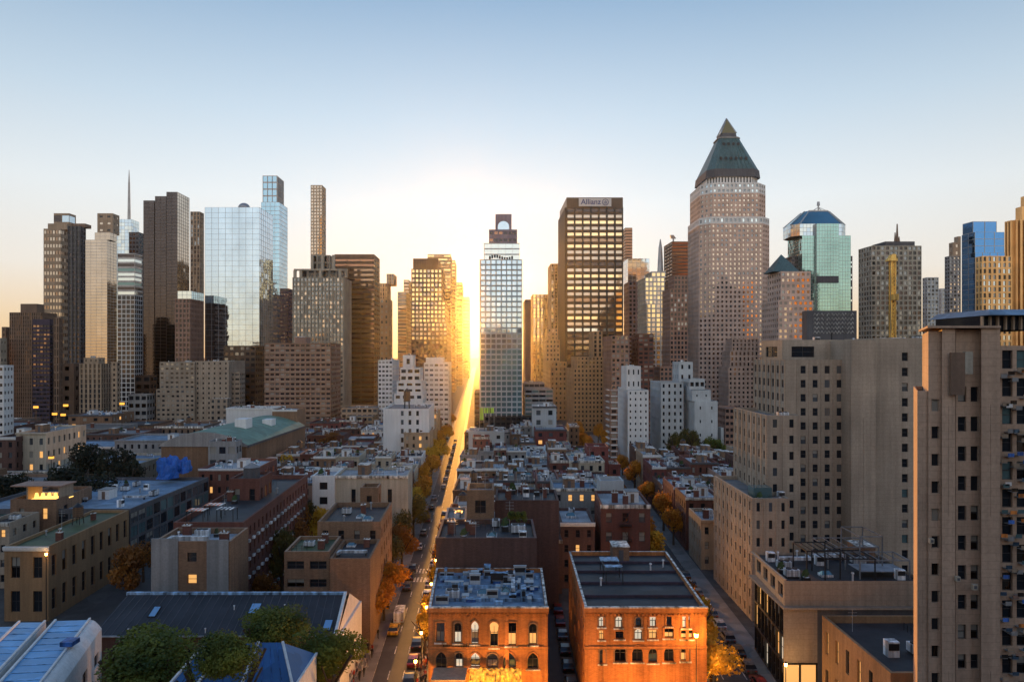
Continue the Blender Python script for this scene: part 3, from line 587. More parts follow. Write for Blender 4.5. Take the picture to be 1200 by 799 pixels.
tower(AT, 'dark brick tower with pale spandrels in front of the flat topped brown tower', 'tower', [T((776,806), 338, 480, 40, w='brownpink', p='ddm', bay=4.2, fl=5.5, s='square'), T((783,806), 323, 484, 30, w='brownpink', p='dd', bay=4.2, fl=5.5, s='square')], nclut=2)
tower('hotel_building', 'golden stone hotel with cornice and stepped upper blocks at the end of the right street', 'building', [
  T((664,707), 432, 440, 40, w='gold', p='dd', bay=4.4, fl=5.3, s='punch', wr=.45), T((669,707), 418, 444, 34, w='gold', p='dn', bay=4.4, fl=5.3, s='punch'), T((690,706), 388, 452, 20, w='gold', p='d', bay=4.4, fl=5, s='tall')], nclut=4)
tower(AT, 'grey and red brick apartment tower with balcony strips behind the white narrow block', 'tower', [T((707,737), 393, 400, 30, w='brownpink', p='pmdt', bay=5.2, fl=5.2, s='wide', wr=.62, hr=.6)], nclut=2)
tower(AT, 'red brick apartment tower with white end wall, right of the grey brick one', 'tower', [T((740,766), 391, 404, 30, w='brick', p='dpm', bay=5.2, fl=5.2, s='wide')], nclut=2)
tower(AT, 'low brown filler building under the pyramid tower', 'building', [T((762,812), 430, 420, 26, w='brownpink', p='dm', bay=5, fl=5.4, s='square')])
# white narrow block
r, i = tower('apartment_building', 'brilliant white narrow block with two columns of small dark windows', 'building', [
  T((724,760), 457, 296, 32, w='white', p='d', bay=6.6, fl=7.1, s='sparse', wr=.3, hr=.38, vx=-.005, skip=lambda i, n: i not in (2, 3) if n == 5 else False), T((728,751), 429, 299, 12, w='white', p='d', bay=6, fl=14, s='sparse', wr=.3)], nclut=4)
tower('apartment_building', 'brick wing stacked with balconies on the left flank of the white narrow block', 'building', [T((712,723.4), 457, 297, 30, w='brownpink', p='ddpm', bay=5.8, fl=7, s='wide', band=(1.2,.9), pm='white')])
r, i = tower('apartment_building', 'large pale grey white building with stepped terraces and a plain right wall', 'building', [
  T((762,801), 448, 306, 34, w='paleblue', p='dd', bay=6.3, fl=8.2, s='punch', wr=.36, hr=.5), T((788,812), 424, 312, 16, w='paleblue', p='d', bay=9, fl=14, s='sparse'),], nclut=3)
tower('apartment_building', 'plain pale wall stepping down with few windows, right part of the stepped white building', 'building', [
  T((801.5,841), 470, 298, 34, w='paleblue', p='d', bay=13, fl=16, s='sparse', wr=.12, hr=.22), T((801.5,833), 457, 298.5, 30, w='paleblue', p='d', bay=12, fl=15, s='sparse', wr=.14, hr=.2), T((800,826), 444, 303, 18, w='paleblue', p='d', bay=5.5, fl=9, s='wide', hr=.4)], nclut=3)
tower('apartment_building', 'lowest step of the pale stepped building, next to the tree', 'building', [T((841.5,848), 501, 298.5, 20, w='paleblue', p='d', bay=30, fl=40, s='sparse', wr=.05)])
# --- pyramid tower
def chamfer(x0, x1, y0, y1, c): return [(x0+c, y0), (x1-c, y0), (x1, y0+c), (x1, y1-c), (x1-c, y1), (x0+c, y1), (x0, y1-c), (x0, y0+c)]
def octa_tower(mb, wins, rng, q, z0, z1, bay, fl, wm, pal, sty, **kw):
    s = dict(STY[sty]); s.update(kw)
    for i in range(8):
        a, b = q[i], q[(i+1) % 8]
        u = (Vector(b)-Vector(a)).normalized(); nrm = Vector((u.y, -u.x))
        if nrm.y < .3 or i == 7: facade(mb, wins, a, b, z0, z1, bay, fl, wm=wm, pal=pal, rng=rng, **s)
        else: mb.quad((*a, z0), (*b, z0), (*b, z1), (*a, z1), wm)
    mb.poly([(*a, z1) for a in q], wm)
Yp = 540; k = Yp/F; root = thing(OT, 'tallest tower on the right, pink granite with copper green pyramid roof and glass tip', 'tower', (PX(857,Yp), Yp, 0)); rng = random.Random(3); mb = MB(); wins = []
zz = lambda y: PZ(y, Yp)
c0 = chamfer(PX(822,Yp), PX(906,Yp), Yp, Yp+50, 8); c1 = chamfer(PX(824,Yp), PX(902,Yp), Yp+1, Yp+48, 8); c2 = chamfer(PX(832,Yp), PX(893,Yp), Yp+3, Yp+45, 7)
octa_tower(mb, wins, rng, c0, 0, zz(262), 4.9*k, 5.6*k, W['pink'], 'ttmt', 'square', wr=.5, hr=.5)
octa_tower(mb, wins, rng, c0, zz(262)+.01, zz(254), 4.9*k, 5.6*k, W['white'], 'mB', 'square', wr=.5, hr=.5)
octa_tower(mb, wins, rng, c1, zz(254), zz(226), 4.9*k, 5.6*k, W['pink'], 'ttmt', 'square', wr=.5, hr=.5)
octa_tower(mb, wins, rng, c1, zz(226)+.01, zz(214), 4.9*k, 5.6*k, W['white'], 'mB', 'square', wr=.5, hr=.5)
octa_tower(mb, wins, rng, c2, zz(214), PZ(205,Yp), 3.6*k, 8*k, W['white'], 'd', 'tall', wr=.45, hr=.7)
mb.build('wall', root); flush_windows(root, wins, rng)
cxm, cym = (PX(832,Yp)+PX(893,Yp))/2, Yp+24; zz = lambda y: PZ(y, Yp+16 if y > 195 else Yp+22)
def oct2(r, c=.3): return chamfer(cxm-r, cxm+r, cym-r, cym+r, r*c)
m = MB(); rr = lambda hw: hw*k
m.frustum(oct2(rr(32.5), .25), PZ(206,Yp)-.2, oct2(rr(31.5), .25), zz(203), W['dgrey'], False); m.frustum(oct2(rr(31), .25), zz(203), oct2(rr(12.5), .25), zz(165), W['green'], True)
for a in range(9):
    t0 = -1+a*.25; m.bar((cxm+t0*.72*rr(28), cym-rr(31.1), zz(203)), (cxm+t0*.72*rr(12), cym-rr(12.7), zz(165.5)), .3, W['green'])
m.build('roof', root)
m = MB(); m.frustum(oct2(rr(13.5)), zz(165), oct2(rr(13.5)), zz(163.5), W['grey']); m.frustum(oct2(rr(10.5)), zz(163.5), oct2(rr(9.5)), zz(158), W['dgrey']); m.build('gallery', root)
m = MB(); m.frustum(oct2(rr(9.3), .05), zz(158), oct2(.15, .05), zz(138.5), G['o']); m.build('glass_tip', root)
for sgn in (-1, 1):
    m = MB()
    for e in (-1, 1): m.bar((cxm+sgn*rr(9.3), cym+e*rr(9.3), zz(158)), (cxm, cym, zz(138.2)), .35, W['steel'])
    m.build('tip_rib', root)
for row, (yy, n, hw, cyy) in enumerate(((192, 6, 24, .86), (173, 4, 11, .46))):
    for a in range(n):
        m = MB(); t0 = (a+.5)/n*2-1; X = cxm+t0*rr(hw); X = cxm+t0*.7*rr(31-18.5*(203-yy)/38); yd = cym-rr(31)+rr(18.5)*(203-yy)/38-.4
        for b in range(1): m.poly([(X+1.25*math.cos(-j*math.pi/5), yd-.3, zz(yy)+1.25*math.sin(j*math.pi/5)) for j in range(10)], W['black'])
        m.cyl(X, yd+.6, zz(yy)-1.6, zz(yy)-1.4, 1.2, 1.2, W['green'], 8); m.build('porthole', root)
# lower stepped wing of the pyramid tower
tower(OT, 'stepped pink granite wing with pale cornices at the foot of the pyramid tower', 'tower', [
  T((842,889), 430, 500, 22, w='pink', p='dtd', bay=4.8, fl=5.6, s='square', wr=.45, hr=.5), T((846,889), 411, 503, 18, w='pink', p='dtt', bay=4.8, fl=5.6, s='square', wr=.45), T((850,889), 397, 506, 14, w='pink', p='dtt', bay=4.8, fl=5.6, s='square', wr=.45)])
tower('apartment_building', 'brown brick building behind the tree, below the pink granite wing', 'building', [T((838,876), 478, 330, 26, w='brownpink', p='dd', bay=5.5, fl=7, s='wide')])
# pink tower with small copper pyramid
r, i = tower(OT, 'pinkish stone tower with a small green pyramid roof right of the tallest tower', 'tower', [
  T((893,953), 352, 460, 40, w='pink', p='mtpt', bay=6.2, fl=6.6, s='wide', wr=.55, hr=.5), T((899,950), 318, 463, 34, w='pink', p='mtpt', bay=6.2, fl=6.4, s='wide', wr=.55, hr=.5)])
k2 = 466/F; X0, X1 = PX(906,466), PX(937,466); m = MB(); m.frustum([(X0,466),(X1,466),(X1,466+18),(X0,466+18)], PZ(318,466), [((X0+X1)/2-.1,474.9),((X0+X1)/2+.1,474.9),((X0+X1)/2+.1,475.1),((X0+X1)/2-.1,475.1)], PZ(296,466), W['green']); m.build('pyramid_roof', r)
# green glass tower with crown
Yg = 620; k = Yg/F; root = thing(OT, 'green glass tower with sloping faceted crown and a roof mast', 'tower', (PX(963,Yg), Yg, 0)); rng = random.Random(5); mb = MB(); wins = []; zg = lambda y: PZ(y, Yg)
tier(mb, wins, rng, 957, 983, 262, Yg-3, 8, 0, W['steel'], 'g', 3.2, 4.2, 'curtain', side=False)
tier(mb, wins, rng, 940, 997, 276, Yg, 30, 0, W['steel'], 'g', 3.2, 4.2, 'curtain')
tier(mb, wins, rng, 928, 999, 300, Yg+8, 30, 0, W['dgrey'], 'dkB', 5, 5, 'ribbon')
q0 = chamfer(PX(930,Yg), PX(995,Yg), Yg+1, Yg+30, 6); octa_tower(mb, wins, rng, q0, zg(276), zg(262), 4*k, 5*k, W['steel'], 'Bb', 'curtain')
mb.build('wall', root); flush_windows(root, wins, rng)
m = MB(); q1 = chamfer(PX(951,Yg), PX(981,Yg), Yg+12, Yg+26, 3); m.frustum(q0, zg(262), q1, zg(244), G['g'], True); m.build('crown', root)
m = MB()
for a in range(8): m.bar((*q0[a], zg(262)), (*q1[a], zg(244)), .45, W['steel'])
m.bar((*q1[0], zg(244)), (*q1[1], zg(244)), .6, W['steel']); m.build('crown_rib', root)
m = MB(); cxg = PX(959,Yg+18); m.cyl(cxg, Yg+18, zg(244), zg(236), .9, .6, W['steel'], 8); m.cyl(cxg, Yg+18, zg(236), zg(231.5), 1.5, 1.2, W['steel'], 8)
for a, b in ((-7,-4),(7,-4),(7,4),(-7,4)): m.bar((cxg+a, Yg+18+b, zg(244)), (cxg, Yg+18, zg(238)), .2, W['steel'])
m.build('mast', root)
m = MB(); m.box(PX(957.2,Yg-4), PX(982.8,Yg-4), Yg-4.2, Yg-3.2, zg(332), zg(324), W['dgrey']); m.build('louvre_band', root)
# zigzag building
r, i = tower('office_building', 'dark grey block with a zigzag patterned upper wall behind the beige corner building', 'building', [T((940,1004), 364, 330, 30, sf=.08, w='dgrey', p='d', bay=40, fl=90, s='sparse', wr=.02)])
m = MB(); zx = plain('grey zigzag strip', (.30,.30,.29), .5)
for j in range(5):
    z = PZ(368+j*5.2, 330)
    for a in range(12):
        xa, xb, xc = PX(953+a*4, 330), PX(955+a*4, 330), PX(957+a*4, 330)
        m.bar((xa, 329.85, z-.9), (xb, 329.85, z+.5), .12, zx); m.bar((xb, 329.85, z+.5), (xc, 329.85, z-.9), .12, zx)
m.build('zigzag_screen', r)
# dark grid tower
r, i = tower(OT, 'dark square grid tower with a brown spire on its roof', 'tower', [
  T((1006,1080), 288, 520, 46, sf=.2, w='beige2', p='dkm', bay=5.3, fl=5.8, s='square', wr=.66, hr=.66, vx=-.02), T((1022,1072), 283, 522, 30, w='dgrey', bay=20, fl=40, s='sparse', wr=.02)])
m = MB(); X = PX(1052,524)
for dx, y1, rw in ((-.9, 272, .9), (.7, 262, 1.1), (2.2, 277, .8)): m.cyl(X+dx, 526, PZ(285,524), PZ(y1,524), rw, rw*.4, W['brown'], 8)
m.build('spire', r)
# golden mast in front of the grid tower
root = thing('construction_hoist', 'gleaming golden mast rising in front of the dark square grid tower', 'mast', (PX(1047,505), 505, 0)); gm = plain('gilded metal', (1.0,.62,.14), .55, 0)  # reflected sun on the mast painted as a bright base colour
m = MB(); X = PX(1047,505)
for a, b in ((-1.6,0),(1.6,0),(1.6,2.5),(-1.6,2.5)): m.box(X+a-.35, X+a+.35, 505+b-.35, 505+b+.35, 0, PZ(306,505), gm)
for j in range(40): z = 5+j*2.9; m.bar((X-1.6, 504.6, z), (X+1.6, 504.6, z+2.8), .25, gm)
m.box(X-1.2, X+1.2, 505.4, 506.6, 0, PZ(306,505), gm); m.build('lattice_mast', root)
m = MB(); m.frustum([(X-5,503.5),(X+2.4,503.5),(X+2.4,508),(X-5,508)], PZ(306,505), [(X-1.5,504),(X+1.6,504),(X+1.6,507),(X-1.5,507)], PZ(298,505), gm); m.build('mast_head', root)
m = MB(); m.cyl(X, 503, PZ(352,505), PZ(345,505), 2.6, 2.6, gm, 12); m.build('cab', root)
tower(AT, 'small white apartment tower far behind, right of the dark square grid tower', 'tower', [T((1081,1100), 325, 620, 30, w='paleblue', p='dmp', bay=3.8, fl=4.4, s='square')])
tower(AT, 'pale grey narrow tower just right of the small white apartment tower', 'tower', [T((1100,1108), 338, 640, 30, w='paleblue', p='m', bay=4, fl=5, s='punch')])
# blue glass tower right
tower(OT, 'deep blue glass tower with stepped top on the right', 'tower', [
  T((1127,1178), 296, 430, 26, w='steel', p='u', bay=9, fl=6, s='curtain', vx=-.06), T((1127,1177), 272, 431, 24, w='steel', p='u', bay=10, fl=7, s='curtain', vx=-.06), T((1128,1168), 259.5, 433, 18, w='steel', p='u', bay=12, fl=12, s='curtain', vx=-.06)])
tower(OT, 'tan stepped tower attached left of the deep blue glass tower', 'tower', [
  T((1107,1126), 300, 434, 30, w='grey', p='dmt', bay=4, fl=4.4, s='square'), T((1112,1126), 284, 436, 26, w='tan', p='t', bay=8, fl=8, s='sparse'), T((1118,1126), 277, 438, 20, w='tan', bay=20, fl=30, s='sparse', wr=.02)])
# gold lattice building and column cluster
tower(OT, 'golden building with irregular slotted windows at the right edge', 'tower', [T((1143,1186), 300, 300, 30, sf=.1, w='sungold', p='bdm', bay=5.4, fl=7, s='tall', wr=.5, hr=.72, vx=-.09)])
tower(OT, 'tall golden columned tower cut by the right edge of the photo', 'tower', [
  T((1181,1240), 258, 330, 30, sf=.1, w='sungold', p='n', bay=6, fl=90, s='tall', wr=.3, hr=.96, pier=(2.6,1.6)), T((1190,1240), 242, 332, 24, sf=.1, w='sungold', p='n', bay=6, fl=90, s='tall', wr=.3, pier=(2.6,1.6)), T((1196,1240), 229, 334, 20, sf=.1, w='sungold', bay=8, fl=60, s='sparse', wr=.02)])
# ================================================================== LOW-RISE BUILDINGS
COLN = {'brick':'red brick','dbrick':'dark brown brick','tbrick':'tan brick','maroon':'maroon brick','white':'white painted','grey':'grey','cream':'cream','brown':'brown','beige':'beige','brownpink':'pinkish brown brick','dgrey':'dark grey','paleblue':'pale grey','obrick':'orange brick','tan':'tan'}
def house(name, label, cat, X0, X1, h, Y, D, w, rf, vx=-.031, pal='dddmpw', bay=2.9, fl=3.4, sty='punch', n=6, group=None, sides='both', corn=True, seed=None, big=True, thr=7.0, **kw):
    """low building in metres"""
    rng = random.Random(seed or label); root = thing(name, label, cat, ((X0+X1)/2, Y, 0), group); mb = MB(); wins = []; k = F/Y
    s = dict(wr=.36, hr=.5) if sty == 'punch' else {}
    s.update(kw)
    qi, zr, z1 = tier(mb, wins, rng, X0, X1, h, Y, D, 0, W[w], pal, bay*k, fl*k, sty, vx=vx, abs_=True, both=(sides == 'both'), side=(sides != 'none'), base=.5, top=.8, parapet=rng.choice([.6, .8, 1.0]), **s)
    mb.build('wall', root)
    if corn:
        c = MB(); cornice(c, X0, X1, Y, h, rng.choice([TRIM, W[w], W['dgrey'], W['white']]), rng.uniform(.35, .7), rng.uniform(.25, .5)); c.build('cornice', root)
    flush_windows(root, wins, rng, thr); roofpart(root, qi, zr, RF[rf])
    if n: clutter(root, qi, zr, n, rng, big=big)
    return root, qi, zr
def hp(name, label, cat, x0, x1, y, Y, D, w, rf, **k):
    return house(name, label, cat, PX(x0, Y), PX(x1, Y), PZ(y, Y), Y, D, w, rf, **k)
LB = 'low_rise_building'
# --- middle block, first buildings behind the two orange corner buildings
hp('brick_building', 'windowless dark brown brick wall building right behind the left orange corner building', 'building', 511, 629, 630, 113.5, 13, 'dbrick', 'dark', vx=-.02, bay=18, fl=30, sty='sparse', corn=False, n=15, big=False)
hp('stair_tower', 'tan brick stair tower with two dark windows rising from the roofs beside the sunlit street', 'tower', 547, 579, 574, 128, 7, 'tbrick', 'pale', vx=-.03, bay=5, fl=4.6, sty='wide', wr=.4, n=2, big=False, corn=False, pal='d')
hp(LB, 'low building with dark roof deck and pergola left of the tan stair tower', 'building', 521, 546.5, 607, 127.5, 9, 'grey', 'grey', vx=-.04, n=5, big=False)
hp('brick_building', 'long dark brick building with flat parapet right of the tan stair tower', 'building', 580, 655, 586, 134, 11, 'dbrick', 'dark', vx=0, bay=9, fl=14, sty='sparse', n=14, big=False, corn=False)
hp(LB, 'brown brick building with a white glazed penthouse directly left of the red corner block', 'building', 657, 697, 612, 146, 14, 'dbrick', 'pale', vx=0, n=3, big=False)
hp('brick_building', 'red brown brick building with pale framed windows behind the right orange corner building', 'building', 704, 762, 591, 147, 15, 'brick', 'pale', vx=.031, bay=3.2, fl=3.8, n=4, pal='pdm')
hp('stair_tower', 'slim pale grey lift tower beside a brick stack on the middle block', 'tower', 703, 731, 563, 163, 6, 'paleblue', 'pale', vx=0, bay=20, fl=20, sty='sparse', wr=.05, n=0, corn=False)
hp('brick_building', 'tall dark maroon brick tower house standing above its neighbours near the right street', 'building', 688, 713, 523, 236, 9, 'maroon', 'dark', vx=.01, n=2, big=False, sty='sparse', bay=4)
hp('brick_building', 'lower maroon annex at the right of the tall maroon tower house', 'building', 713.5, 727, 544, 236, 12, 'maroon', 'dark', vx=.02, n=2, big=False, sty='sparse', bay=4)
hp(LB, 'pale blue grey building with long flat roof left of the lift tower', 'building', 648, 702, 572, 168, 12, 'steel' if 'steel' in COLN else 'grey', 'blue', vx=0, n=5)
hp('brick_building', 'maroon building with white upper storeys in front of the dark ribbon window wing', 'building', 627, 664, 503, 318, 18, 'maroon', 'pale', vx=0, n=2, big=False, bay=5)
hp(LB, 'white terraced penthouse building above the maroon house near the central glass tower', 'building', 624, 652, 476, 332, 14, 'paleblue', 'white', vx=0, n=4, bay=6, fl=5)
hp(LB, 'low house with a rounded pink red roof in the middle block', 'building', 649, 669, 521, 292, 12, 'grey', 'red', vx=0, n=0, corn=False, big=False)
hp(LB, 'sea green painted low building below the central glass tower', 'building', 549, 591, 505, 300, 14, 'paleblue', 'grey', vx=-.05, n=5, bay=6, sty='sparse')
hp('brick_building', 'maroon gabled brick house with three small windows near the sunlit street', 'building', 554, 574, 512, 272, 9, 'maroon', 'dark', vx=-.05, n=1, big=False, sty='sparse', bay=2.4)
# neon green scaffold on the roofs under the central tower
root = thing('scaffold', 'bright yellow green scaffold frame on the roofs below the central glass tower', 'scaffold', (PX(570,345), 345, 0)); ng = plain('yellow green sheeting', (.45,.75,.08), .5)
m = MB(); z0, z1 = PZ(492,345), PZ(478,345)
m.box(PX(562,345), PX(567,345), 345, 347, z0, z1, ng); m.box(PX(567.1,345), PX(579,345), 345, 347, PZ(484,345), z1, ng); m.build('sheeting', root)
m = MB()
for xx in (562, 567, 573, 579): m.bar((PX(xx,345), 344.8, 0), (PX(xx,345), 344.8, z1+.6), .12, W['steel'])
m.build('frame', root)
def rows(block, xl, xr, ys, hr, vx, cols, group, rl='front', seed=1, roofs=None, skip=None, nc=(6, 11), wr=(4.6, 9.5), name_extra=''):
    rg = random.Random(seed); roofs = roofs or ['pale','white','grey','blue','dark','pale','grey','tan']
    for ri, Y in enumerate(ys):
        x = xl(Y); xe = xr(Y); cnt = 0; D = (ys[ri+1]-Y if ri+1 < len(ys) else Y-ys[ri-1])
        D = D*rg.uniform(.78, .92); rowh = rg.uniform(*hr); dy = 0
        while x < xe-3:
            w = rg.uniform(*wr); w = min(w, xe-x)
            if xe-x-w < 4: w = xe-x
            c = rg.choice(cols); rf = rg.choice(roofs); h = rowh+rg.choice([-1.5, -.6, 0, 0, .6, 1.5, 2.6]); st = max(3, int(h/3.3)); x0, x1 = x, x+w; x = x1
            dd = D*rg.uniform(.85, 1.15); yy = Y+rg.uniform(-.8, .8)
            if skip and skip((x0+x1)/2, yy, w): continue
            cnt += 1
            lb = f"{COLN[c]} house, {rf if rf!='tan' else 'sandy'} roof, {ORD[cnt]} from left in {ORD[ri+1]} row of {block}"
            house('row_house', lb, 'building', x0, x1-.02, h, yy, dd, c, rf, vx=vx(yy), group=group, n=rg.randint(*nc), seed=lb, bay=rg.uniform(2.3, 3.2), pal=rg.choice(['dddm','ddmpd','dddp','dddddddw','ddm','dddd']))
BR = ['brick','dbrick','tbrick','maroon','brick','grey','cream','brownpink','white','dbrick']
occ = [(-14,4,120,140),(4,14,120,150),(11,36,140,172),(26,45,228,252),(10,30,284,345),(-20,-2,265,345)]
def sk_mid(x, y, w):
    for a, b, c, d in occ:
        if a-w*.35 < x < b+w*.35 and c < y < d: return True
    return False
rows('middle block', lambda Y: -6.8-.05*Y, lambda Y: 23.3+.031*Y, [166, 186, 206, 224, 243, 262, 282, 302, 324, 346], (9, 13), lambda Y: 0, BR, 'houses of the middle block', seed=11, skip=sk_mid)
rows('stair tower rows', lambda Y: -6.8-.05*Y, lambda Y: 10.5, [142.5, 154], (10, 13.5), lambda Y: -.02, ['dbrick','brick','grey','maroon'], 'houses of the middle block', seed=3)
# --- block left of the sunlit street
def sk_left(x, y, w):
    px = 600+x/y*800
    return (x < -62 and y < 205)
rows('left block', lambda Y: -86+ (0 if Y > 215 else 26), lambda Y: -20.4-.05*Y, [186, 203, 219, 234, 250, 266], (9.5, 13.5), lambda Y: -.05, BR+['white','cream'], 'houses left of the sunlit street', seed=21, skip=sk_left)
rows('block beyond arena', lambda Y: -110, lambda Y: -20.4-.05*Y, [306, 328, 350, 372], (8, 13), lambda Y: -.05, BR, 'houses beyond the arena', seed=31, nc=(2, 5), wr=(9, 22))
# --- block right of the right street
rows('right block', lambda Y: 39+.031*Y, lambda Y: 98+.03*Y, [158, 174, 190, 207, 224, 242, 262], (10, 14), lambda Y: .031, ['brick','brownpink','dbrick','tan','brick','maroon'], 'houses right of the right street', seed=41, roofs=['pale','white','pale','grey'])
# --- far left field of roofs
rows('far left field', lambda Y: -300 if Y > 280 else -205, lambda Y: -118, [205, 226, 250, 276, 302, 330, 360], (8, 15), lambda Y: -.06, ['brown','dbrick','tbrick','grey','cream','dgrey'], 'buildings of the far left field', seed=51, roofs=['dark','grey','brown','blue','grey'], nc=(2, 5), wr=(14, 34),
     skip=lambda x, y, w: (x > -132 and y < 292 and x > -140) )
hp('apartment_building', 'cream plaster apartment house with narrow slits in the dark left part of the town', 'building', 19, 54, 507, 232, 26, 'cream', 'grey', vx=-.1, n=4, fl=4.4, bay=3.4)
hp('apartment_building', 'brown house joined left of the cream plaster apartment house', 'building', -6, 18, 512, 228, 26, 'dbrick', 'grey', vx=-.1, n=2)
hp(LB, 'brick hall with many vents on a bright blue roof', 'building', 80, 131, 486, 360, 24, 'tbrick', 'blue', vx=-.06, n=14, bay=6)
# --- tan building with roof terrace (lit)
r, q, z = hp('apartment_building', 'tan building with two dark windows and a lit golden terrace pavilion on its roof', 'building', 12, 66, 585, 158, 16, 'tbrick', 'dark', vx=-.1, bay=7, fl=4.6, n=2, wr=.22, corn=False, big=False)
m = MB(); lit = emit('golden terrace light', (1,.55,.12), 2.2)
x0, x1 = PX(31,160), PX(70,160); m.box(x0, x1, 160, 165, z+.02, z+.25, lit); m.box(x0, x0+.3, 160, 165, z+.25, z+3.4, W['tan']); m.box(x1-.3, x1, 160, 165, z+.25, z+3.4, W['tan'])
for j in range(5): m.cyl(x0+1+j*1.5, 162, z+.3, z+1.5, .5, .3, lit, 8)
m.build('lit_terrace', r)
m = MB(); m.box(x0-3.5, x1+.5, 159.6, 165.5, z+3.4, z+3.65, W['brownpink']); m.build('pergola_roof', r)
hp(LB, 'small grey annex cut by the left edge of the photo, below the lit terrace', 'building', -20, 11, 612, 146, 10, 'beige', 'dark', vx=-.05, n=2, big=False)
# --- tan long building with tall windows (left foreground)
hp('apartment_building', 'long tan stone building with two rows of tall windows and a green planted roof', 'building', 5, 57, 640, 128, 30, 'ochre', 'garden', vx=-.06, bay=3.5, fl=5.2, sty='tall', wr=.42, hr=.62, n=5, pal='ddk')
r, q, z = house('office_building', 'long low office building with a dark glazed grid side wall and a blue cluttered roof', 'building', -128, -88.9, 14, 159, 41, 'dgrey', 'blue', vx=0, bay=3.4, fl=3.4, sty='curtain', wr=.85, hr=.8, n=20, pal='qdqm', corn=False)
hp('brick_building', 'red brick corner building with regular windows in front of the arena', 'building', 233, 300, 549, 203, 20, 'brick', 'white', vx=-.03, bay=2.6, fl=3.3, n=9)
# blue tarpaulin
def blob(mb, c, s, mat, seed, nu=14, nv=8, rough=.25):
    rg = random.Random(seed); pts = []
    for j in range(nv+1):
        th = math.pi/2*j/nv; row = []
        for i in range(nu):
            ph = 2*math.pi*i/nu; d = Vector((math.cos(ph)*math.cos(th), math.sin(ph)*math.cos(th), math.sin(th))); k = 1+rough*noise.noise(d*1.9+Vector((seed, 0, 0)))*1.6-.22*abs(noise.noise(d*5+Vector((0, seed, 0))))+.05*noise.noise(d*14)
            sq = max(abs(d.x), abs(d.y), abs(d.z)); k /= sq**.55
            row.append((c[0]+d.x*s[0]*k, c[1]+d.y*s[1]*k, c[2]+d.z*s[2]*k))
        pts.append(row)
    for j in range(nv):
        for i in range(nu): mb.quad(pts[j][i], pts[j][(i+1)%nu], pts[j+1][(i+1)%nu], pts[j+1][i], mat)
tarp = wallmat('blue tarpaulin', (.02,.12,.45), rough=.6, streak=.25)
for i, (xa, xb, yt, yb, Y, lb) in enumerate(((180,211,530,560,196,'big crumpled bright blue tarpaulin over a rooftop structure'), (207,223,534,553,200,'smaller blue tarpaulin cover right behind the big one'))):
    m = MB(); X0, X1 = PX(xa,Y), PX(xb,Y); zb = PZ(yb,Y); blob(m, ((X0+X1)/2, Y, zb), ((X1-X0)/2.6, 2.8, (PZ(yt,Y)-zb)*.76), tarp, 3+i*4, 30, 14, .3); o = m.build('tarpaulin', None, ((X0+X1)/2, Y, zb)); tag(o, lb, 'tarpaulin')
# --- arena with green roof
root = thing('arena', 'large tan hall with a gently arched green roof and a white skylight box', 'building', (-102, 226, 0)); Y0, Y1 = 226, 288; XA, XB = PX(189,226), PX(289,226); sh = .0
m = MB(); zf = PZ(522,226)
wq = [(XA,Y0),(XB,Y0),(XB,Y1),(XA,Y1)]; m.prism(wq, 0, zf, W['tbrick'], cap=False); m.build('wall', root)
m = MB(); nseg = 14; za = lambda t: zf+.15+4.4*math.sin(math.pi*min(1, max(0, t)))**.8
for i in range(nseg):
    t0, t1 = i/nseg, (i+1)/nseg; x0, x1 = XA-.5+(XB-XA+1)*t0, XA-.5+(XB-XA+1)*t1
    m.quad((x0,Y0-.5,za(t0)),(x1,Y0-.5,za(t1)),(x1,Y1,za(t1)),(x0,Y1,za(t0)), RF['green'])
    m.quad((x0,Y0-.5,zf-.3),(x1,Y0-.5,zf-.3),(x1,Y0-.5,za(t1)),(x0,Y0-.5,za(t0)), W['steel'])
m.build('arched_roof', root)
m = MB(); m.box(XB+.003, XB+.6, Y0, Y1, zf-.6, zf+.1, W['dgrey']); m.build('gutter', root)
m = MB(); m.box(XA+17, XA+21, 244, 250, zf+3.6, zf+7, W['white']); m.box(XB-8, XB-4.5, 262, 267, zf+2, zf+5.2, W['white']); m.build('skylight_box', root)
r, q, z = hp('hall_block', 'white framed plant block along the back of the green roofed arena', 'building', 265, 320, 478, 292, 12, 'white', 'pale', vx=-.05, bay=40, fl=60, sty='sparse', wr=.02, n=12, big=False)
hp('hall_block', 'tan lift block at the back right corner of the green roofed arena', 'building', 319, 348, 480, 286, 14, 'tbrick', 'pale', vx=-.05, bay=40, fl=60, sty='sparse', wr=.02, n=3, big=False)
hp('office_building', 'small grey modern building with three dark windows over a glazed ground floor, before the arena', 'building', 244, 277, 517, 219, 6, 'grey', 'dark', vx=-.1, bay=3.1, fl=4.5, sty='wide', n=6, corn=False)
# --- long brick building with striped parasols on its roof
r, q, z = house('apartment_building', 'long brown brick apartment building with many window air conditioners and parasols on its roof terrace', 'building', -60.5, -48, 20, 122, 48, 'brick', 'dark', vx=-.06, bay=2.5, fl=3.2, n=6, pal='dpdm', corn=False, big=False)
m = MB()
for j in range(16):
    for kf in range(5):
        y = 124+j*2.7; xx = -48-.06*(y-122); m.box(xx+.02, xx+.45, y, y+.75, 2.6+kf*3.3, 3.1+kf*3.3, plain('white metal', (.66,.68,.70)))
o = m.build('window_air_conditioners', r); o['kind'] = 'stuff'
r2, q2, z2 = house('stair_tower', 'brown brick stair house with a round grey tank on the long brick apartment building', 'tower', -60, -53.6, 23.6, 145, 9, 'brick', 'dark', vx=-.06, bay=3, fl=5, n=0, corn=False) ; m = MB(); m.cyl(-56.8, 149, z2, z2+2.4, 1.7, 1.7, W['dgrey'], 16); m.cyl(-56.8, 149, z2+2.4, z2+3.3, 1.8, .3, W['grey'], 16); m.build('tank', r2)
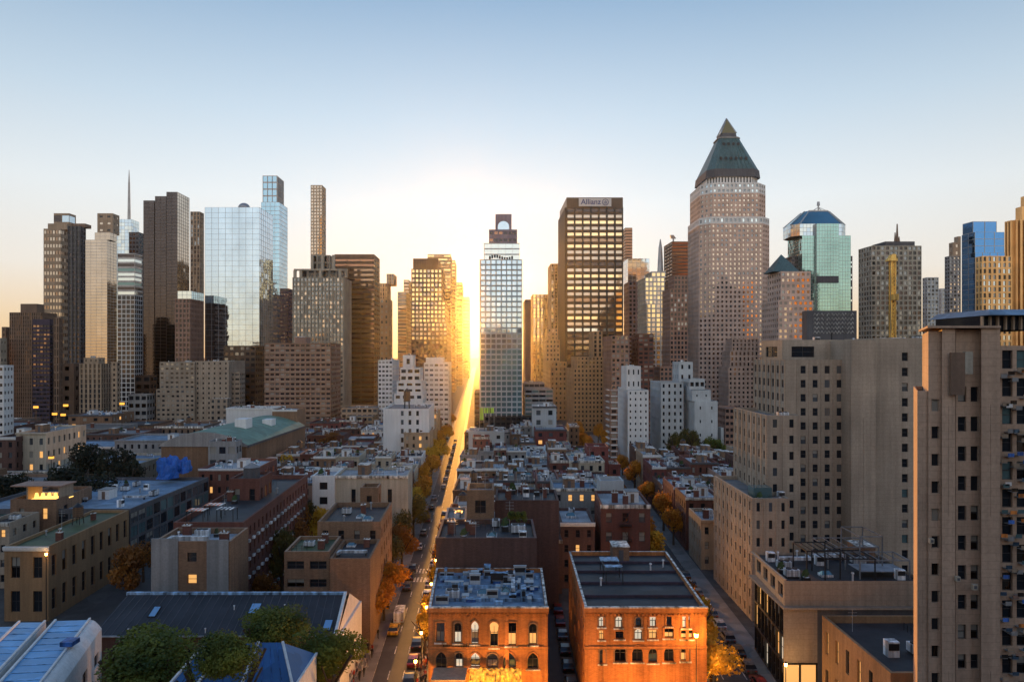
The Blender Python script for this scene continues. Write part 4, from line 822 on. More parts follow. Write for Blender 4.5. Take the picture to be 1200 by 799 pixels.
stripe_a = plain('orange awning cloth', (.70,.22,.10), .7); stripe_b = plain('white awning cloth', (.7,.68,.64), .7)
for i, (x, y, lb) in enumerate(((-58.3,126.5,'orange striped canopy nearest the front on the brick roof terrace'), (-57.0,131,'orange striped canopy behind the front one on the brick roof terrace'), (-53.2,127.5,'pale striped canopy at the right of the brick roof terrace'))):
    root = thing('canopy', lb, 'canopy', (x, y, z), 'canopies on the brick roof terrace'); m = MB()
    for j in range(8):
        a = x-1.6+j*.4; m.box(a, a+.4, y-1.1, y+1.1, z+2.2, z+2.3, stripe_a if (j % 2 == 0) and i < 2 else (stripe_b if j % 2 == 0 else (stripe_b if i < 2 else W['dgrey'])))
    m.build('cloth', root); m = MB()
    for a, b in ((-1.5,-1),(1.5,-1),(1.5,1),(-1.5,1)): m.bar((x+a, y+b, z), (x+a, y+b, z+2.2), .05, W['black'])
    m.build('frame', root)
# --- white and tan building with blank white end walls
r, q, z = hp('apartment_building', 'tan brick building between two blank pale rendered wall panels in the left foreground', 'building', 180, 270, 634, 112, 9, 'tbrick', 'pale', vx=-.06, bay=4.2, fl=3.8, n=8, wr=.36, hr=.42, corn=False, skip=lambda i, n: i in (0, n-1), big=False)
m = MB(); z1 = PZ(634,112)
m.box(PX(178,112), PX(209,112), 111.75, 111.99, 0, z1+.5, W['grey']); m.box(PX(243,112), PX(268,112), 111.75, 111.99, 0, z1+.3, W['grey']); m.build('rendered_panel', r)
# --- brown apartment complex by the sunlit street
hp('apartment_building', 'tan brick building with rows of wide dark windows, left of the blank brown block', 'building', 333, 386, 646, 116, 10, 'tbrick', 'garden', vx=-.05, bay=4.0, fl=3.3, sty='wide', wr=.75, hr=.45, n=4, corn=False, pal='dk', big=False)
hp('apartment_building', 'brown brick block with a blank front wall at the left of the sunlit street', 'building', 386.3, 434, 654, 115, 12, 'tbrick', 'dark', vx=-.05, bay=60, fl=60, sty='sparse', wr=.02, n=3, corn=False, sidesty='punch', bayS=2.6*F/115, big=False)
hp('apartment_building', 'stepped brown brick building behind the pair by the sunlit street', 'building', 372, 446, 611, 129, 17, 'tbrick', 'dark', vx=-.05, bay=3.2, fl=3.4, n=7, corn=False, pal='ddm', big=False)
hp('stair_tower', 'tall brown stair tower with a dark arched opening on the stepped brown building', 'tower', 422, 443, 571, 148, 5, 'tbrick', 'dark', vx=-.05, bay=4.5, fl=8, n=0, corn=False, sty='tall', wr=.3, pal='d')
hp(LB, 'stained white plaster building with blank back wall left of the sunlit street', 'building', 393, 478, 557, 172, 12, 'cream', 'pale', vx=-.05, bay=9, fl=8, sty='sparse', n=8, wr=.12)
hp(LB, 'white plastered house with a dark stain and small windows beside the backyard trees', 'building', 366, 392, 557, 171, 12, 'white', 'pale', vx=-.05, bay=5, n=4, corn=False)
# --- low glowing shopfront buildings along the left side of the sunlit street, far
for i, (Y, h) in enumerate(((288,17),(315,15),(345,21),(432,26),(470,20),(520,28))):
    xr_ = -20.2-.05*Y; house('row_house', f'golden plain fronted building, {ORD[i+1]} of the far run left of the sunlit street', 'building', xr_-11, xr_, h, Y, 22, 'gold' if i % 2 else 'tan', 'pale', vx=-.05, n=3, group='far buildings along the sunlit street')

def fire_escape(root, X, Y, z0, z1, w=2.6):
    m = MB(); z = z0; k = 0; dk = W['black']
    while z < z1-1:
        m.box(X-w/2, X+w/2, Y-1.0, Y-.02, z, z+.06, dk)
        for zz in (.5, 1.0): m.bar((X-w/2, Y-1.0, z+zz), (X+w/2, Y-1.0, z+zz), .02, dk)
        for i in range(9): m.bar((X-w/2+w*i/8, Y-1.0, z), (X-w/2+w*i/8, Y-1.0, z+1.0), .015, dk)
        if z+3.2 < z1: a, b = (-1, 1) if k % 2 else (1, -1); m.bar((X+a*w*.35, Y-.6, z), (X+b*w*.35, Y-.6, z+3.2), .05, dk)
        z += 3.2; k += 1
    m.build('fire_escape', root)
for o_ in [o for o in bpy.data.objects if o.parent is None and o.get('category') == 'building' and o.name.split('.')[0] in ('row_house','brick_building','apartment_building')]:
    y_ = o_.location.y
    if 140 < y_ < 212 and (o_.location.x > -60) and random.Random(o_['label']).random() < .45:
        h_ = max([0]+[c.dimensions.z for c in o_.children if c.name.startswith('wall')]) or 10
        vs_ = [v.co.z for c in o_.children if c.name.startswith('wall') for v in c.data.vertices]; fire_escape(o_, o_.location.x, y_, 3.6, max(vs_)-1 if vs_ else 10)
# ================================================================== ORANGE CORNER BUILDINGS
def arch_outline(cx, z, w, h, kind, n=8):
    hw = w/2
    if kind == 'rect': return [(cx-hw, z), (cx+hw, z), (cx+hw, z+h), (cx-hw, z+h)]
    if kind == 'round':
        zs = z+h-hw; return [(cx-hw, z), (cx+hw, z)]+[(cx+hw*math.cos(math.pi*i/n), zs+hw*math.sin(math.pi*i/n)) for i in range(n+1)]
    if kind == 'horse':
        r = hw*1.12; zs = z+h-r; p = [(cx-hw, z), (cx+hw, z), (cx+hw, zs-r*.5)]
        return p+[(cx+r*math.cos(a), zs+r*math.sin(a)) for a in [-.3+(math.pi+.6)*i/10 for i in range(11)]]+[(cx-hw, zs-r*.5)]
    zs = z+h-w*.8; p = [(cx-hw, z), (cx+hw, z)]
    for i in range(n+1): a = i/n*math.acos(.5)*1.0; p.append((cx-hw+w*math.cos(a), zs+w*math.sin(a)*.925))
    for i in range(n-1, -1, -1): a = i/n*math.acos(.5); p.append((cx+hw-w*math.cos(a), zs+w*math.sin(a)*.925))
    return p
def wall_with_holes(mb, x0, x1, z0, z1, Y, holes, mat, dep=.4):
    outer = [Vector((x0, z0, 0)), Vector((x1, z0, 0)), Vector((x1, z1, 0)), Vector((x0, z1, 0))]
    polys = [outer]+[[Vector((a, b, 0)) for a, b in reversed(h)] for h in holes]
    pts = [p for q in polys for p in q]
    for t in geometry.tessellate_polygon(polys): 
        mb.poly([(pts[i].x, Y, pts[i].y) for i in t], mat)
    for h in holes:
        for i in range(len(h)):
            a, b = h[i], h[(i+1) % len(h)]; mb.quad((a[0], Y, a[1]), (b[0], Y, b[1]), (b[0], Y+dep, b[1]), (a[0], Y+dep, a[1]), mat)
def ring(mb, h, cx, cz, Y, t, d, mat, skip_bottom=True):
    sc = [((a-cx)*(1+t/max(.3, abs(a-cx))) if abs(a-cx) > .05 else a-cx, (b-cz)*(1+t/max(.3, abs(b-cz))) if abs(b-cz) > .05 else b-cz) for a, b in h]
    o = [(cx+a, cz+b) for a, b in sc]
    for i in range(len(h)):
        j = (i+1) % len(h)
        mb.quad((h[i][0], Y-d, h[i][1]), (h[j][0], Y-d, h[j][1]), (o[j][0], Y-d, o[j][1]), (o[i][0], Y-d, o[i][1]), mat)
        mb.quad((o[i][0], Y-d, o[i][1]), (o[j][0], Y-d, o[j][1]), (o[j][0], Y, o[j][1]), (o[i][0], Y, o[i][1]), mat)
        mb.quad((h[j][0], Y-d, h[j][1]), (h[i][0], Y-d, h[i][1]), (h[i][0], Y+.05, h[i][1]), (h[j][0], Y+.05, h[j][1]), mat)
def orange_building(label, xa, xb, Y, D, vx, spec, roofm, zt):
    X0, X1 = PX(xa, Y), PX(xb, Y); root = thing('corner_building', label, 'building', ((X0+X1)/2, Y, 0), 'orange brick corner buildings'); rg = random.Random(label)
    mb = MB(); OB = W['obrick']; holes = []; meta = []
    for cx, yb, w, yt, kind, gl in spec:
        X = PX(cx, Y); z = PZ(yb, Y); h = PZ(yt, Y)-z; o = arch_outline(X, z, w*Y/F, h, kind); holes.append(o); meta.append((X, z, w*Y/F, h, o, gl, kind))
    for X in [X0+1.5+i*(X1-X0-3)/6 for i in range(7)]:
        o = arch_outline(X, .6, 1.7, 3.0, 'rect'); holes.append(o); meta.append((X, .6, 1.7, 3.0, o, 'w', 'rect'))
    wall_with_holes(mb, X0, X1, 0, zt, Y, holes, OB)
    q = [(X0,Y),(X1,Y),(X1+vx[1]*D,Y+D),(X0+vx[0]*D,Y+D)]; wins = []
    facade(mb, wins, q[1], q[2], 0, zt, 3.4, 3.6, .4, .5, .3, OB, 'ddmw', rg, base=.5, top=1); facade(mb, wins, q[3], q[0], 0, zt, 3.4, 3.6, .4, .5, .3, OB, 'ddmw', rg, base=.5, top=1)
    mb.quad((*q[2],0),(*q[3],0),(*q[3],zt),(*q[2],zt), OB); qi = [(q[0][0]+.35,Y+.35),(q[1][0]-.35,Y+.35),(q[2][0]-.35,Y+D-.35),(q[3][0]+.35,Y+D-.35)]
    for i in range(4):
        j = (i+1) % 4; mb.quad((*q[i],zt),(*q[j],zt),(*qi[j],zt),(*qi[i],zt), TRIM); mb.quad((*qi[j],zt-.7),(*qi[i],zt-.7),(*qi[i],zt),(*qi[j],zt), OB)
    mb.build('wall', root); flush_windows(root, wins, rg, 7, 1); roofpart(root, qi, zt-.7, RF[roofm])
    for X, z, w, h, o, gl, kind in meta:
        wn = MB(); ring(wn, o, X, z+h*.45, Y, .16, .12, W['obrick'] if kind != 'round' else W['tbrick']); wn.box(X-w/2-.25, X+w/2+.25, Y-.22, Y-.004, z-.22, z-.03, TRIM)
        t = .06; wn.box(X-t/2, X+t/2, Y+.26, Y+.33, z+.02, z+h*.8, FRAME); wn.box(X-w/2+.02, X+w/2-.02, Y+.25, Y+.32, z+h*.55, z+h*.55+t, FRAME); wn.box(X-w/2+.02, X-w/2+.1, Y+.25, Y+.34, z+.02, z+h*.62, FRAME); wn.box(X+w/2-.1, X+w/2-.02, Y+.25, Y+.34, z+.02, z+h*.62, FRAME)
        wo = wn.build('window', root); pm_ = MB()
        zs = z+h*.55
        lo = [(a, b) for a, b in o]
        pm_.poly([(a, Y+.36, b) for a, b in lo], G[gl[0]])
        if len(gl) > 1: pm_.quad((X-w/2+.1, Y+.345, z+.1), (X+w/2-.1, Y+.345, z+.1), (X+w/2-.1, Y+.345, z+h*.5), (X-w/2+.1, Y+.345, z+h*.5), G[gl[1]])
        po = pm_.mesh('pane', tuple(root['_o'])); e = bpy.data.objects.new('pane', po); COL.objects.link(e); e.parent = wo
    cm = MB(); cornice(cm, X0, X1, Y, zt, W['obrick'], .55, .45); cm.box(X0-.12, X1+.12, Y-.5, Y-.005, zt-.003+.01, zt+.16, TRIM)
    for i in range(int((X1-X0)/.55)): cm.box(X0+.2+i*.55, X0+.42+i*.55, Y-.3, Y-.006, zt-1.15, zt-.84, W['obrick'])
    cm.build('cornice', root); st = MB()
    zc = PZ(759, Y); st.box(X0-.05, X1+.05, Y-.16, Y-.004, zc, zc+.28, W['obrick']); st.box(X0-.05, X1+.05, Y-.1, Y-.005, zc-.12, zc-.002, W['tbrick']); st.build('string_course', root)
    for f in ((0, .34, .66, 1) if xa < 600 else (0, .16, .5, .84, 1)):
        X = X0+f*(X1-X0); X = min(max(X, X0+.25), X1-.25); pl = MB(); pl.box(X-.24, X+.24, Y-.1, Y-.003, 0, zc-.13, W['obrick']); pl.box(X-.2, X+.2, Y-.08, Y-.003, zc+.29, zt-1.25, W['obrick']); pl.build('pilaster', root)
    return root, qi, zt-.7
Yo = 95.0
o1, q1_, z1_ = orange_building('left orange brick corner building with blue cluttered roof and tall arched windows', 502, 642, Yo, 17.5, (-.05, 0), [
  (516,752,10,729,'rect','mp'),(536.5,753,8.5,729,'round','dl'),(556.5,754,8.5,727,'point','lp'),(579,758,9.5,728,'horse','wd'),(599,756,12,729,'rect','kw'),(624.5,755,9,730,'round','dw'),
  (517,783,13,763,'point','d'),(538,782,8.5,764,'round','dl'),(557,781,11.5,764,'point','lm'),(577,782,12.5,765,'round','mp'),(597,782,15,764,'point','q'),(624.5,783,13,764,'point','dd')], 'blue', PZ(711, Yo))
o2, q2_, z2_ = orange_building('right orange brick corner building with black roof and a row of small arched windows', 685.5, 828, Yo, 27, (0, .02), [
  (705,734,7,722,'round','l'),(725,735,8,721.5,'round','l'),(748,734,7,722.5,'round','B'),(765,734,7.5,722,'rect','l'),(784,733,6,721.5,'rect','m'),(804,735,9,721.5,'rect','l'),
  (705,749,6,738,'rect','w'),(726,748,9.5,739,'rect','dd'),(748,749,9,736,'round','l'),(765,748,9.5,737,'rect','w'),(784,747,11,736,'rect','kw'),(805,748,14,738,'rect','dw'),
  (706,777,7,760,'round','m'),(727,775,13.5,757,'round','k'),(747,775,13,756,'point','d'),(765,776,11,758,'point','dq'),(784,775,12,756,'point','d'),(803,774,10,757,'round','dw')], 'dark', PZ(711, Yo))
# blue roof clutter on the left orange building
rg = random.Random(5); bl = plain('blue grey sheet metal', (.20,.34,.50), .45, .2); bl2 = plain('deep blue sheet', (.03,.10,.30), .5)
for j in range(48):
    a, b = rg.uniform(.05, .93), rg.uniform(.05, .93); x, y = in_quad(q1_, a, b); m = MB(); w_, d_, h_ = rg.uniform(.5, 1.4), rg.uniform(.4, 1.4), rg.choice([.3, .4, .5, .8, 1.2, 1.6])
    w_, d_ = (w_*2.2, d_*.5) if j % 4 == 0 else ((w_*.5, d_*2.2) if j % 4 == 1 else (w_, d_)); mt = rg.choice([bl, bl, W['paleblue'], bl2, W['black']]); m.box(x-w_/2, x+w_/2, y-d_/2, y+d_/2, z1_+.002, z1_+h_, mt); m.box(x-w_/2-.06, x+w_/2+.06, y-d_/2-.06, y+d_/2+.06, z1_+h_, z1_+h_+.07, rg.choice([bl, W['paleblue'], W['steel']]))
    if h_ > .9: m.box(x-w_/2+.1, x+w_/2-.1, y-d_/2-.02, y-d_/2-.001, z1_+h_*.4, z1_+h_*.85, W['black'])
    m.build('roof_unit', o1)
for j in range(5):
    x, y = in_quad(q1_, rg.uniform(.15, .8), rg.uniform(.1, .9)); put(LIB[rg.choice(['duct','air_conditioner','skylight'])], 'roof_unit', o1, (x, y, z1_+.01), rg.choice([0, math.pi/2]))
m = MB()
for j, zf_ in enumerate((.12, .45, .72)): x0, y0 = in_quad(q1_, .02, zf_+.1); x1, y1 = in_quad(q1_, .98, zf_+.1); m.box(x0, x1, y0, y0+.18, z1_+.01, z1_+.45, bl)
m.build('roof_curb', o1)
# black standing seams and frames on the right orange building
m = MB()
for j, f in enumerate((.2, .42, .63, .82)): x0, y0 = in_quad(q2_, .01, f); x1, y1 = in_quad(q2_, .99, f); m.box(x0, x1, y0, y0+.22, z2_+.01, z2_+.4, W['slab'])
m.build('roof_curb', o2)
m = MB(); x, y = in_quad(q2_, .33, .55)
for dx in (-1.3, 1.3):
    for dy in (-3.5, 0, 3.5): m.bar((x+dx, y+dy, z2_), (x+dx, y+dy, z2_+2.1), .06, W['black'])
    m.bar((x+dx, y-3.5, z2_+2.1), (x+dx, y+3.5, z2_+2.1), .06, W['black'])
m.box(x-1.5, x+1.5, y+1.4, y+3.6, z2_+2.12, z2_+2.25, bl); m.box(x-1.2, x+1.6, y-1.8, y-.6, z2_+2.13, z2_+2.24, bl); m.build('roof_pergola', o2)
x, y = in_quad(q2_, .5, .93); put(LIB['stair_bulkhead'], 'stair_bulkhead', o2, (x, y, z2_+.01)); 
for f in (.2, .75, .9): x, y = in_quad(q2_, f, .3+f*.5); put(LIB['vent_pipe'], 'vent_pipe', o2, (x, y, z2_))
# small dark shop letters band of the left orange building (illegible in the photo)
m = MB(); rg = random.Random(9)
for xs, n_ in ((545, 9), (520, 5), (534, 5)):
    for j in range(n_): X = PX(xs-(4 if n_ == 9 else 0)+j*(2.0 if n_ == 9 else 1.6), Yo); zz_ = PZ(757.3 if n_ == 9 else 757, Yo); hh = rg.uniform(.2, .38); m.box(X-.06, X+.07, Yo-.19, Yo-.161, zz_, zz_+hh, W['black'])
m.build('sign_marks', o1)

# glowing awning, white terrace canopy
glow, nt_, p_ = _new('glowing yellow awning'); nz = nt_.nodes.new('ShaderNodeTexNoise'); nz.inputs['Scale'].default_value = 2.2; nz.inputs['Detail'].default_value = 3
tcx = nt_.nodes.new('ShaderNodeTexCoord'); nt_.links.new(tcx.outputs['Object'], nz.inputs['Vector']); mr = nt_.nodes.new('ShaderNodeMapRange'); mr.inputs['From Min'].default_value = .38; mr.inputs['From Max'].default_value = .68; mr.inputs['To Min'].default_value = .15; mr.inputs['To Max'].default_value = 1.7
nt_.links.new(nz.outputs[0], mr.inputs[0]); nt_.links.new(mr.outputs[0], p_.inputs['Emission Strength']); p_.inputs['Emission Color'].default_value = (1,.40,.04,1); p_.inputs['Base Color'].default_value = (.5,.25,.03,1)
root = thing('awning', 'glowing yellow ruffled awning along the front of the left orange building', 'awning', (PX(580,93), 93, 5)); m = MB(); rg = random.Random(2)
X0, X1 = PX(550,93), PX(611,93)
gx, gy = 46, 9
def aw(i, j):
    x = X0+(X1-X0)*i/gx; t = j/gy; z = PZ(784,93)-.4-1.9*t**1.6+.28*math.sin(i*1.35)*t+.35*noise.noise(Vector((x*1.1, t*3, 2)))
    return (x, 94.2-1.9*t**.7+.22*math.sin(i*1.35+1), z)
for i in range(gx):
    for j in range(gy): m.quad(aw(i,j+1), aw(i+1,j+1), aw(i+1,j), aw(i,j), glow)
m.build('canopy', root); m = MB()
for x in (X0+.2, (X0+X1)/2, X1-.2): m.bar((x, 92.8, 0), (x, 92.8, PZ(790,93)), .06, W['black'])
m.build('post', root)
root = thing('canopy', 'pale tan terrace canopy at the left of the glowing awning', 'canopy', (PX(525,92), 92, 5)); m = MB(); m.box(PX(506,92), PX(546,92), 91, 94.6, PZ(794,92), PZ(792,92), W['tan']); m.build('cloth', root)
m = MB()
for x in (507, 545): m.bar((PX(x,92), 91.2, 0), (PX(x,92), 91.2, PZ(794,92)), .06, W['black'])
m.build('post', root)

# ================================================================== RIGHT SIDE
# stepped beige corner building
root = thing('apartment_building', 'big beige art deco building stepping back in terraces with fluted piers, beside the right street', 'building', (50, 128, 0)); mb = MB(); wins = []; rg = random.Random(8)
BE = W['beige']
def bt(X0, X1, Y, D, z0, z1, bay, fl, sty, vx=.0, **k):
    return tier(mb, wins, rg, X0, X1, z1, Y, D, z0, BE, 'dddddm' if 'p' not in k else k.pop('p'), bay*F/Y, fl*F/Y, sty, vx=vx, abs_=True, **k)
roofs_ = []
roofs_.append(bt(45, 52, 128, 24, 0, 23, 2.6, 3.5, 'tall', wr=.28, hr=.5, pier=(2.2, .1), bayS=2.6*F/128, dep=.15))
roofs_.append(bt(50.0, 56.5, 134, 20, 0, 38, 2.6, 3.3, 'tall', wr=.26, hr=.5, pier=(2.0, .1), dep=.15, bayS=2.7*F/134))
roofs_.append(bt(55.2, 69.8, 138, 18, 0, 48.9, 2.35, 2.9, 'tall', wr=.42, hr=.54, top=.6, skip=lambda i, n: n == 6 and i == 0, bayS=2.7*F/138, dep=.15, pier=(1.2, .1)))
roofs_.append(bt(56.6, 74, 143, 12, 48, 53, 9, 5, 'wide', wr=.55, hr=.45, p='dk'))
roofs_.append(bt(66.6, 71.4, 134, 10, 0, 52.8, 60, 60, 'sparse', wr=.01, side=False))
roofs_.append(bt(71.6, 92, 135, 12, 0, 53.2, 4.2, 2.95, 'tall', wr=.3, hr=.55, p='dddmq', top=2.2, skip=lambda i, n: i not in (1, 2, 3)))
mb.build('wall', root); flush_windows(root, wins, rg, 7, 1)
m = MB()
for qi, zr, z1 in roofs_: m.poly([(*a, zr) for a in qi], RF['grey'])
m.build('roof', root)
for k_, x, y, z in (('vent_box',51.6,131,23-.8),('air_conditioner',54,136.2,37.2),('planter',47,129.5,22.2),('railing',50,129,22.2),('aerial',62,147,52.2),('vent_box',66,148,52.2),('duct',78,140,52.4),('air_conditioner',84,141,52.4),('vent_pipe',70,140,52.0)): put(LIB[k_], k_, root, (x, y, z))
m = MB(); m.box(46, 49.5, 130, 133, 22.3, 24.6, G['q']); m.build('glass_pavilion', root)
# right foreground tower
root = thing('apartment_tower', 'nearest tower at the right edge, beige with a plain crown and columns of recessed windows', 'tower', (44, 68, 0)); mb = MB(); wins = []; rg = random.Random(12)
Yr = 68; k_ = Yr/F; zr_ = lambda y: PZ(y, Yr)
def seg(xa, xb, yt, Y, D, bay, fl, sty, w='warm', z0=0, **k):
    return tier(mb, wins, rg, xa, xb, yt, Y, D, z0, W[w], k.pop('p', 'dddkpd'), bay, fl, sty, vx=.55, parapet=.5, **k)
rs = [seg(1075, 1088, 458, 68.2, 10, 13, 37, 'tall', wr=.02), seg(1087.9, 1104, 388, 68, 12, 16, 33, 'punch', wr=.62, hr=.44, top=6.0),
      seg(1104, 1119.5, 385, 67.6, 12, 60, 400, 'sparse', wr=.02, side=False), seg(1120, 1150, 386, 68.3, 12, 15, 34, 'punch', wr=.66, hr=.5, side=False, top=5),
      seg(1150, 1172, 383, 67.4, 12, 60, 400, 'sparse', wr=.02, side=False)]
rs.append(seg(1172, 1240, 405, 69.6, 10, 17, 33, 'wide', w='warm', wr=.72, hr=.66, p='dkqddkmdntd', side=False))
mb.build('wall', root); flush_windows(root, wins, rg, 7, 1)
m = MB()
for qi, zr, z1 in rs: m.poly([(*a, zr) for a in qi], RF['grey'])
m.build('roof', root)
m = MB(); m.prism([(PX(1087,67.1),67.1),(PX(1173,67.1),67.1),(PX(1173,67.1)+6,79),(PX(1087,67.1)+6.2,79)], zr_(384.6), zr_(382), W['warm'], bot=True); m.build('parapet', root)
# recess panel of the crown
m = MB(); m.box(PX(1116,66.9), PX(1132,66.9), 67.05, 67.35, zr_(462), zr_(413), W['brown']); m.box(PX(1132.1,66.9), PX(1141,66.9), 67.0, 67.4, zr_(438), zr_(412), W['beige2']); m.build('crown_panel', root)
rg = random.Random(77)
for j in range(60):   # balconies with washing and lights on the glazed right part
    row = j//5; z = zr_(440+row*33+(j % 3)*4+rg.uniform(-6,6)); x = PX(1174+(j % 5)*6+rg.uniform(-2,2), 69); m = MB(); m.box(x, x+.62, 69.0, 69.59, z, z+.06, W['grey']); m.box(x, x+.62, 68.98, 69.03, z+.06, z+.42, rg.choice([G['q'], G['b'], W['brownpink'], W['grey'], G['n'], W['white'], plain('blue cloth', (.05,.15,.5)), plain('orange cloth', (.6,.2,.04)), W['tan']])); m.build('balcony', root)
for x, y, s_ in ((1094,634,.5),(1125,678,.5),(1145,688,.6)):
    m = MB(); X, z = PX(x,67), zr_(y); m.box(X-s_*.4, X+s_*.4, 67.2, 67.55, z, z+s_*.9, W['cream']); m.box(X-s_*.25, X+s_*.25, 67.18, 67.199, z+s_*.2, z+s_*.7, W['dgrey']); m.build('window_air_conditioner', root)
m = MB(); m.box(PX(1150,74), PX(1230,74), 74, 82, zr_(384), zr_(366), G['d']); m.build('penthouse_glazing', root)
m = MB(); X0 = PX(1156,73)
for x in range(1150, 1232, 9): m.box(PX(x,73.8), PX(x+1.6,73.8), 73.6, 73.95, zr_(384), zr_(367), W['tan'])
m.build('penthouse_post', root)
m = MB(); m.frustum([(X0,72.5),(X0+9,72.5),(X0+9,83),(X0,83)], zr_(366), [(X0+1,74),(X0+9,74),(X0+9,83),(X0+1,83)], zr_(358), RF['blue']); m.build('penthouse_roof', root)
# low terrace building with steel frames
root = thing('restaurant_building', 'low cream building with steel frame roof terrace and dark glass side on the right street', 'building', (45, 101, 0)); mb = MB()
CR = W['beige']; zt = 16.5
q = [(40.3,101),(61,101),(61,115.5),(41.2,115.5)]; holes = []
mb.quad((40.3,101,12.7),(61,101,12.7),(61,101,zt),(40.3,101,zt), CR); mb.quad((40.0,100.6,4.6),(45,100.6,4.6),(45,100.6,12.7),(40.0,100.6,12.7), CR); mb.quad((45,100.6,0),(61,100.6,0),(61,100.6,12.7),(45,100.6,12.7), W['dgrey'])
mb.box(39.9, 61, 100.2, 115.4, 12.5, 12.8, CR); wins = []; rg = random.Random(4)
facade(mb, wins, (41.2,115.5), (40.3,101), 12.8, zt, 3.4, 3.4, .62, .55, .5, CR, 'd', rg); facade(mb, wins, (41.0,115.4), (40.0,100.6), 0.3, 12.5, 1.9, 4.0, .86, .9, .35, W['black'], 'ddwdklwd', rg)
mb.quad((61,101,0),(61,115.5,0),(61,115.5,zt),(61,101,zt), CR); mb.quad((61,115.5,0),(41.2,115.5,0),(41.2,115.5,zt),(61,115.5,zt), CR)
mb.box(40.3, 40.6, 101.0, 115.4, zt-.001, zt+.25, CR); mb.build('wall', root); flush_windows(root, wins, rg, 7, 1)
m = MB(); m.poly([(40.6,101.2,zt-.4),(60.9,101.2,zt-.4),(60.9,115.4,zt-.4),(41.4,115.4,zt-.4)], RF['dark']); m.build('roof', root)
m = MB()
for a_ in (40.1, 42.6): m.quad((a_,100.7,.6),(a_+2.2,100.7,.6),(a_+2.2,100.7,4.3),(a_,100.7,4.3), G['w'])
m.box(40.0, 45, 100.55, 100.75, 4.3, 4.6, W['black']); m.box(42.3, 42.6, 100.6, 100.72, 0, 4.3, W['black']); m.build('lit_shopfront', root)
for i, (x0, x1, y0, y1, h, mt) in enumerate(((44.5,49.5,103,108,4.2,'black'),(47,54.5,102.5,107,3.2,'black'),(50,58,108,113.5,3.4,'steel'),(52.5,60,103,107.5,2.8,'steel'),(54,57.5,106,112,5.6,'steel'))):
    m = MB(); zb = zt-.4
    for a, b in ((x0,y0),(x1,y0),(x1,y1),(x0,y1)): m.bar((a,b,zb),(a,b,zb+h), .08, W[mt])
    for a, b, c, d in ((x0,y0,x1,y0),(x1,y0,x1,y1),(x1,y1,x0,y1),(x0,y1,x0,y0)): m.bar((a,b,zb+h),(c,d,zb+h), .08, W[mt])
    if i < 4:
        for t_ in range(1, 5): xx = x0+(x1-x0)*t_/5; m.bar((xx,y0,zb+h),(xx,y1,zb+h), .05, W[mt])
    if i == 3: m.box(x0+.3, x1-.3, y0+.3, y1-.3, zb+h*.35, zb+h*.35+.08, RF['pale'])
    m.build('steel_frame', root)
for k_, x, y in (('air_conditioner',42.6,104),('air_conditioner',43,108),('duct',46,111),('vent_box',49.5,110),('vent_pipe',44,113),('vent_box',42.4,112),('planter',41.8,106),('air_conditioner',56,110.5),('duct',52,112.6),('vent_box',58.5,103),('air_conditioner',53.5,114),('vent_pipe',51,102.2),('vent_pipe',47.5,113.8),('planter',44,102.2),('stair_bulkhead',57.8,113),('skylight',48,104.5)): put(LIB[k_], k_, root, (x, y, zt-.4), 0)
house('warehouse_building', 'low tan building with a black flat roof at the bottom right, before the nearest tower', 'building', 45.2, 66, 12, 81.5, 18, 'ochre', 'dark', vx=0, bay=3.2, fl=5.4, sty='tall', wr=.3, hr=.6, n=12, corn=False, big=False, pal='ddw')

# ================================================================== LEFT FOREGROUND ROOFS
# white hall with blue metal roof in bands
def rot(px, py, ox, oy, a): c, s_ = math.cos(a), math.sin(a); return (ox+px*c-py*s_, oy+px*s_+py*c)
root = thing('hall_building', 'white walled hall with a bright blue sheet metal roof in the bottom left corner', 'building', (-62, 80, 0)); A_ = (-56.5, 94.0); B_ = (-49.5, 72.0)
d_ = Vector((B_[0]-A_[0], B_[1]-A_[1])).normalized(); n_ = Vector((-d_.y, d_.x))*-1   # to the left
if n_.x > 0: n_ = -n_
def PQ(s_, t_, z): return (A_[0]+d_.x*s_+n_.x*t_, A_[1]+d_.y*s_+n_.y*t_, z)
m = MB(); WH = W['white']; Ls = 26
wn = []
facade(m, wn, PQ(Ls,0,0)[:2], PQ(0,0,0)[:2], 0, 12.3, 5.0, 5.4, .4, .32, .3, WH, 'd', random.Random(1), base=.8, top=.6)
m.quad(PQ(0,0,0), PQ(0,26,0), PQ(0,26,12.3), PQ(0,0,12.3), WH); 
for i in range(5): 
    t0, t1 = i/5*1.3, (i+1)/5*1.3
    m.quad(PQ(0,t0,12.3+1.3*math.sin(t0/1.3*1.57)), PQ(Ls,t0,12.3+1.3*math.sin(t0/1.3*1.57)), PQ(Ls,t1,12.3+1.3*math.sin(t1/1.3*1.57)), PQ(0,t1,12.3+1.3*math.sin(t1/1.3*1.57)), WH)
m.build('wall', root); flush_windows(root, wn, random.Random(1), 7, 1)
zb_ = 13.62
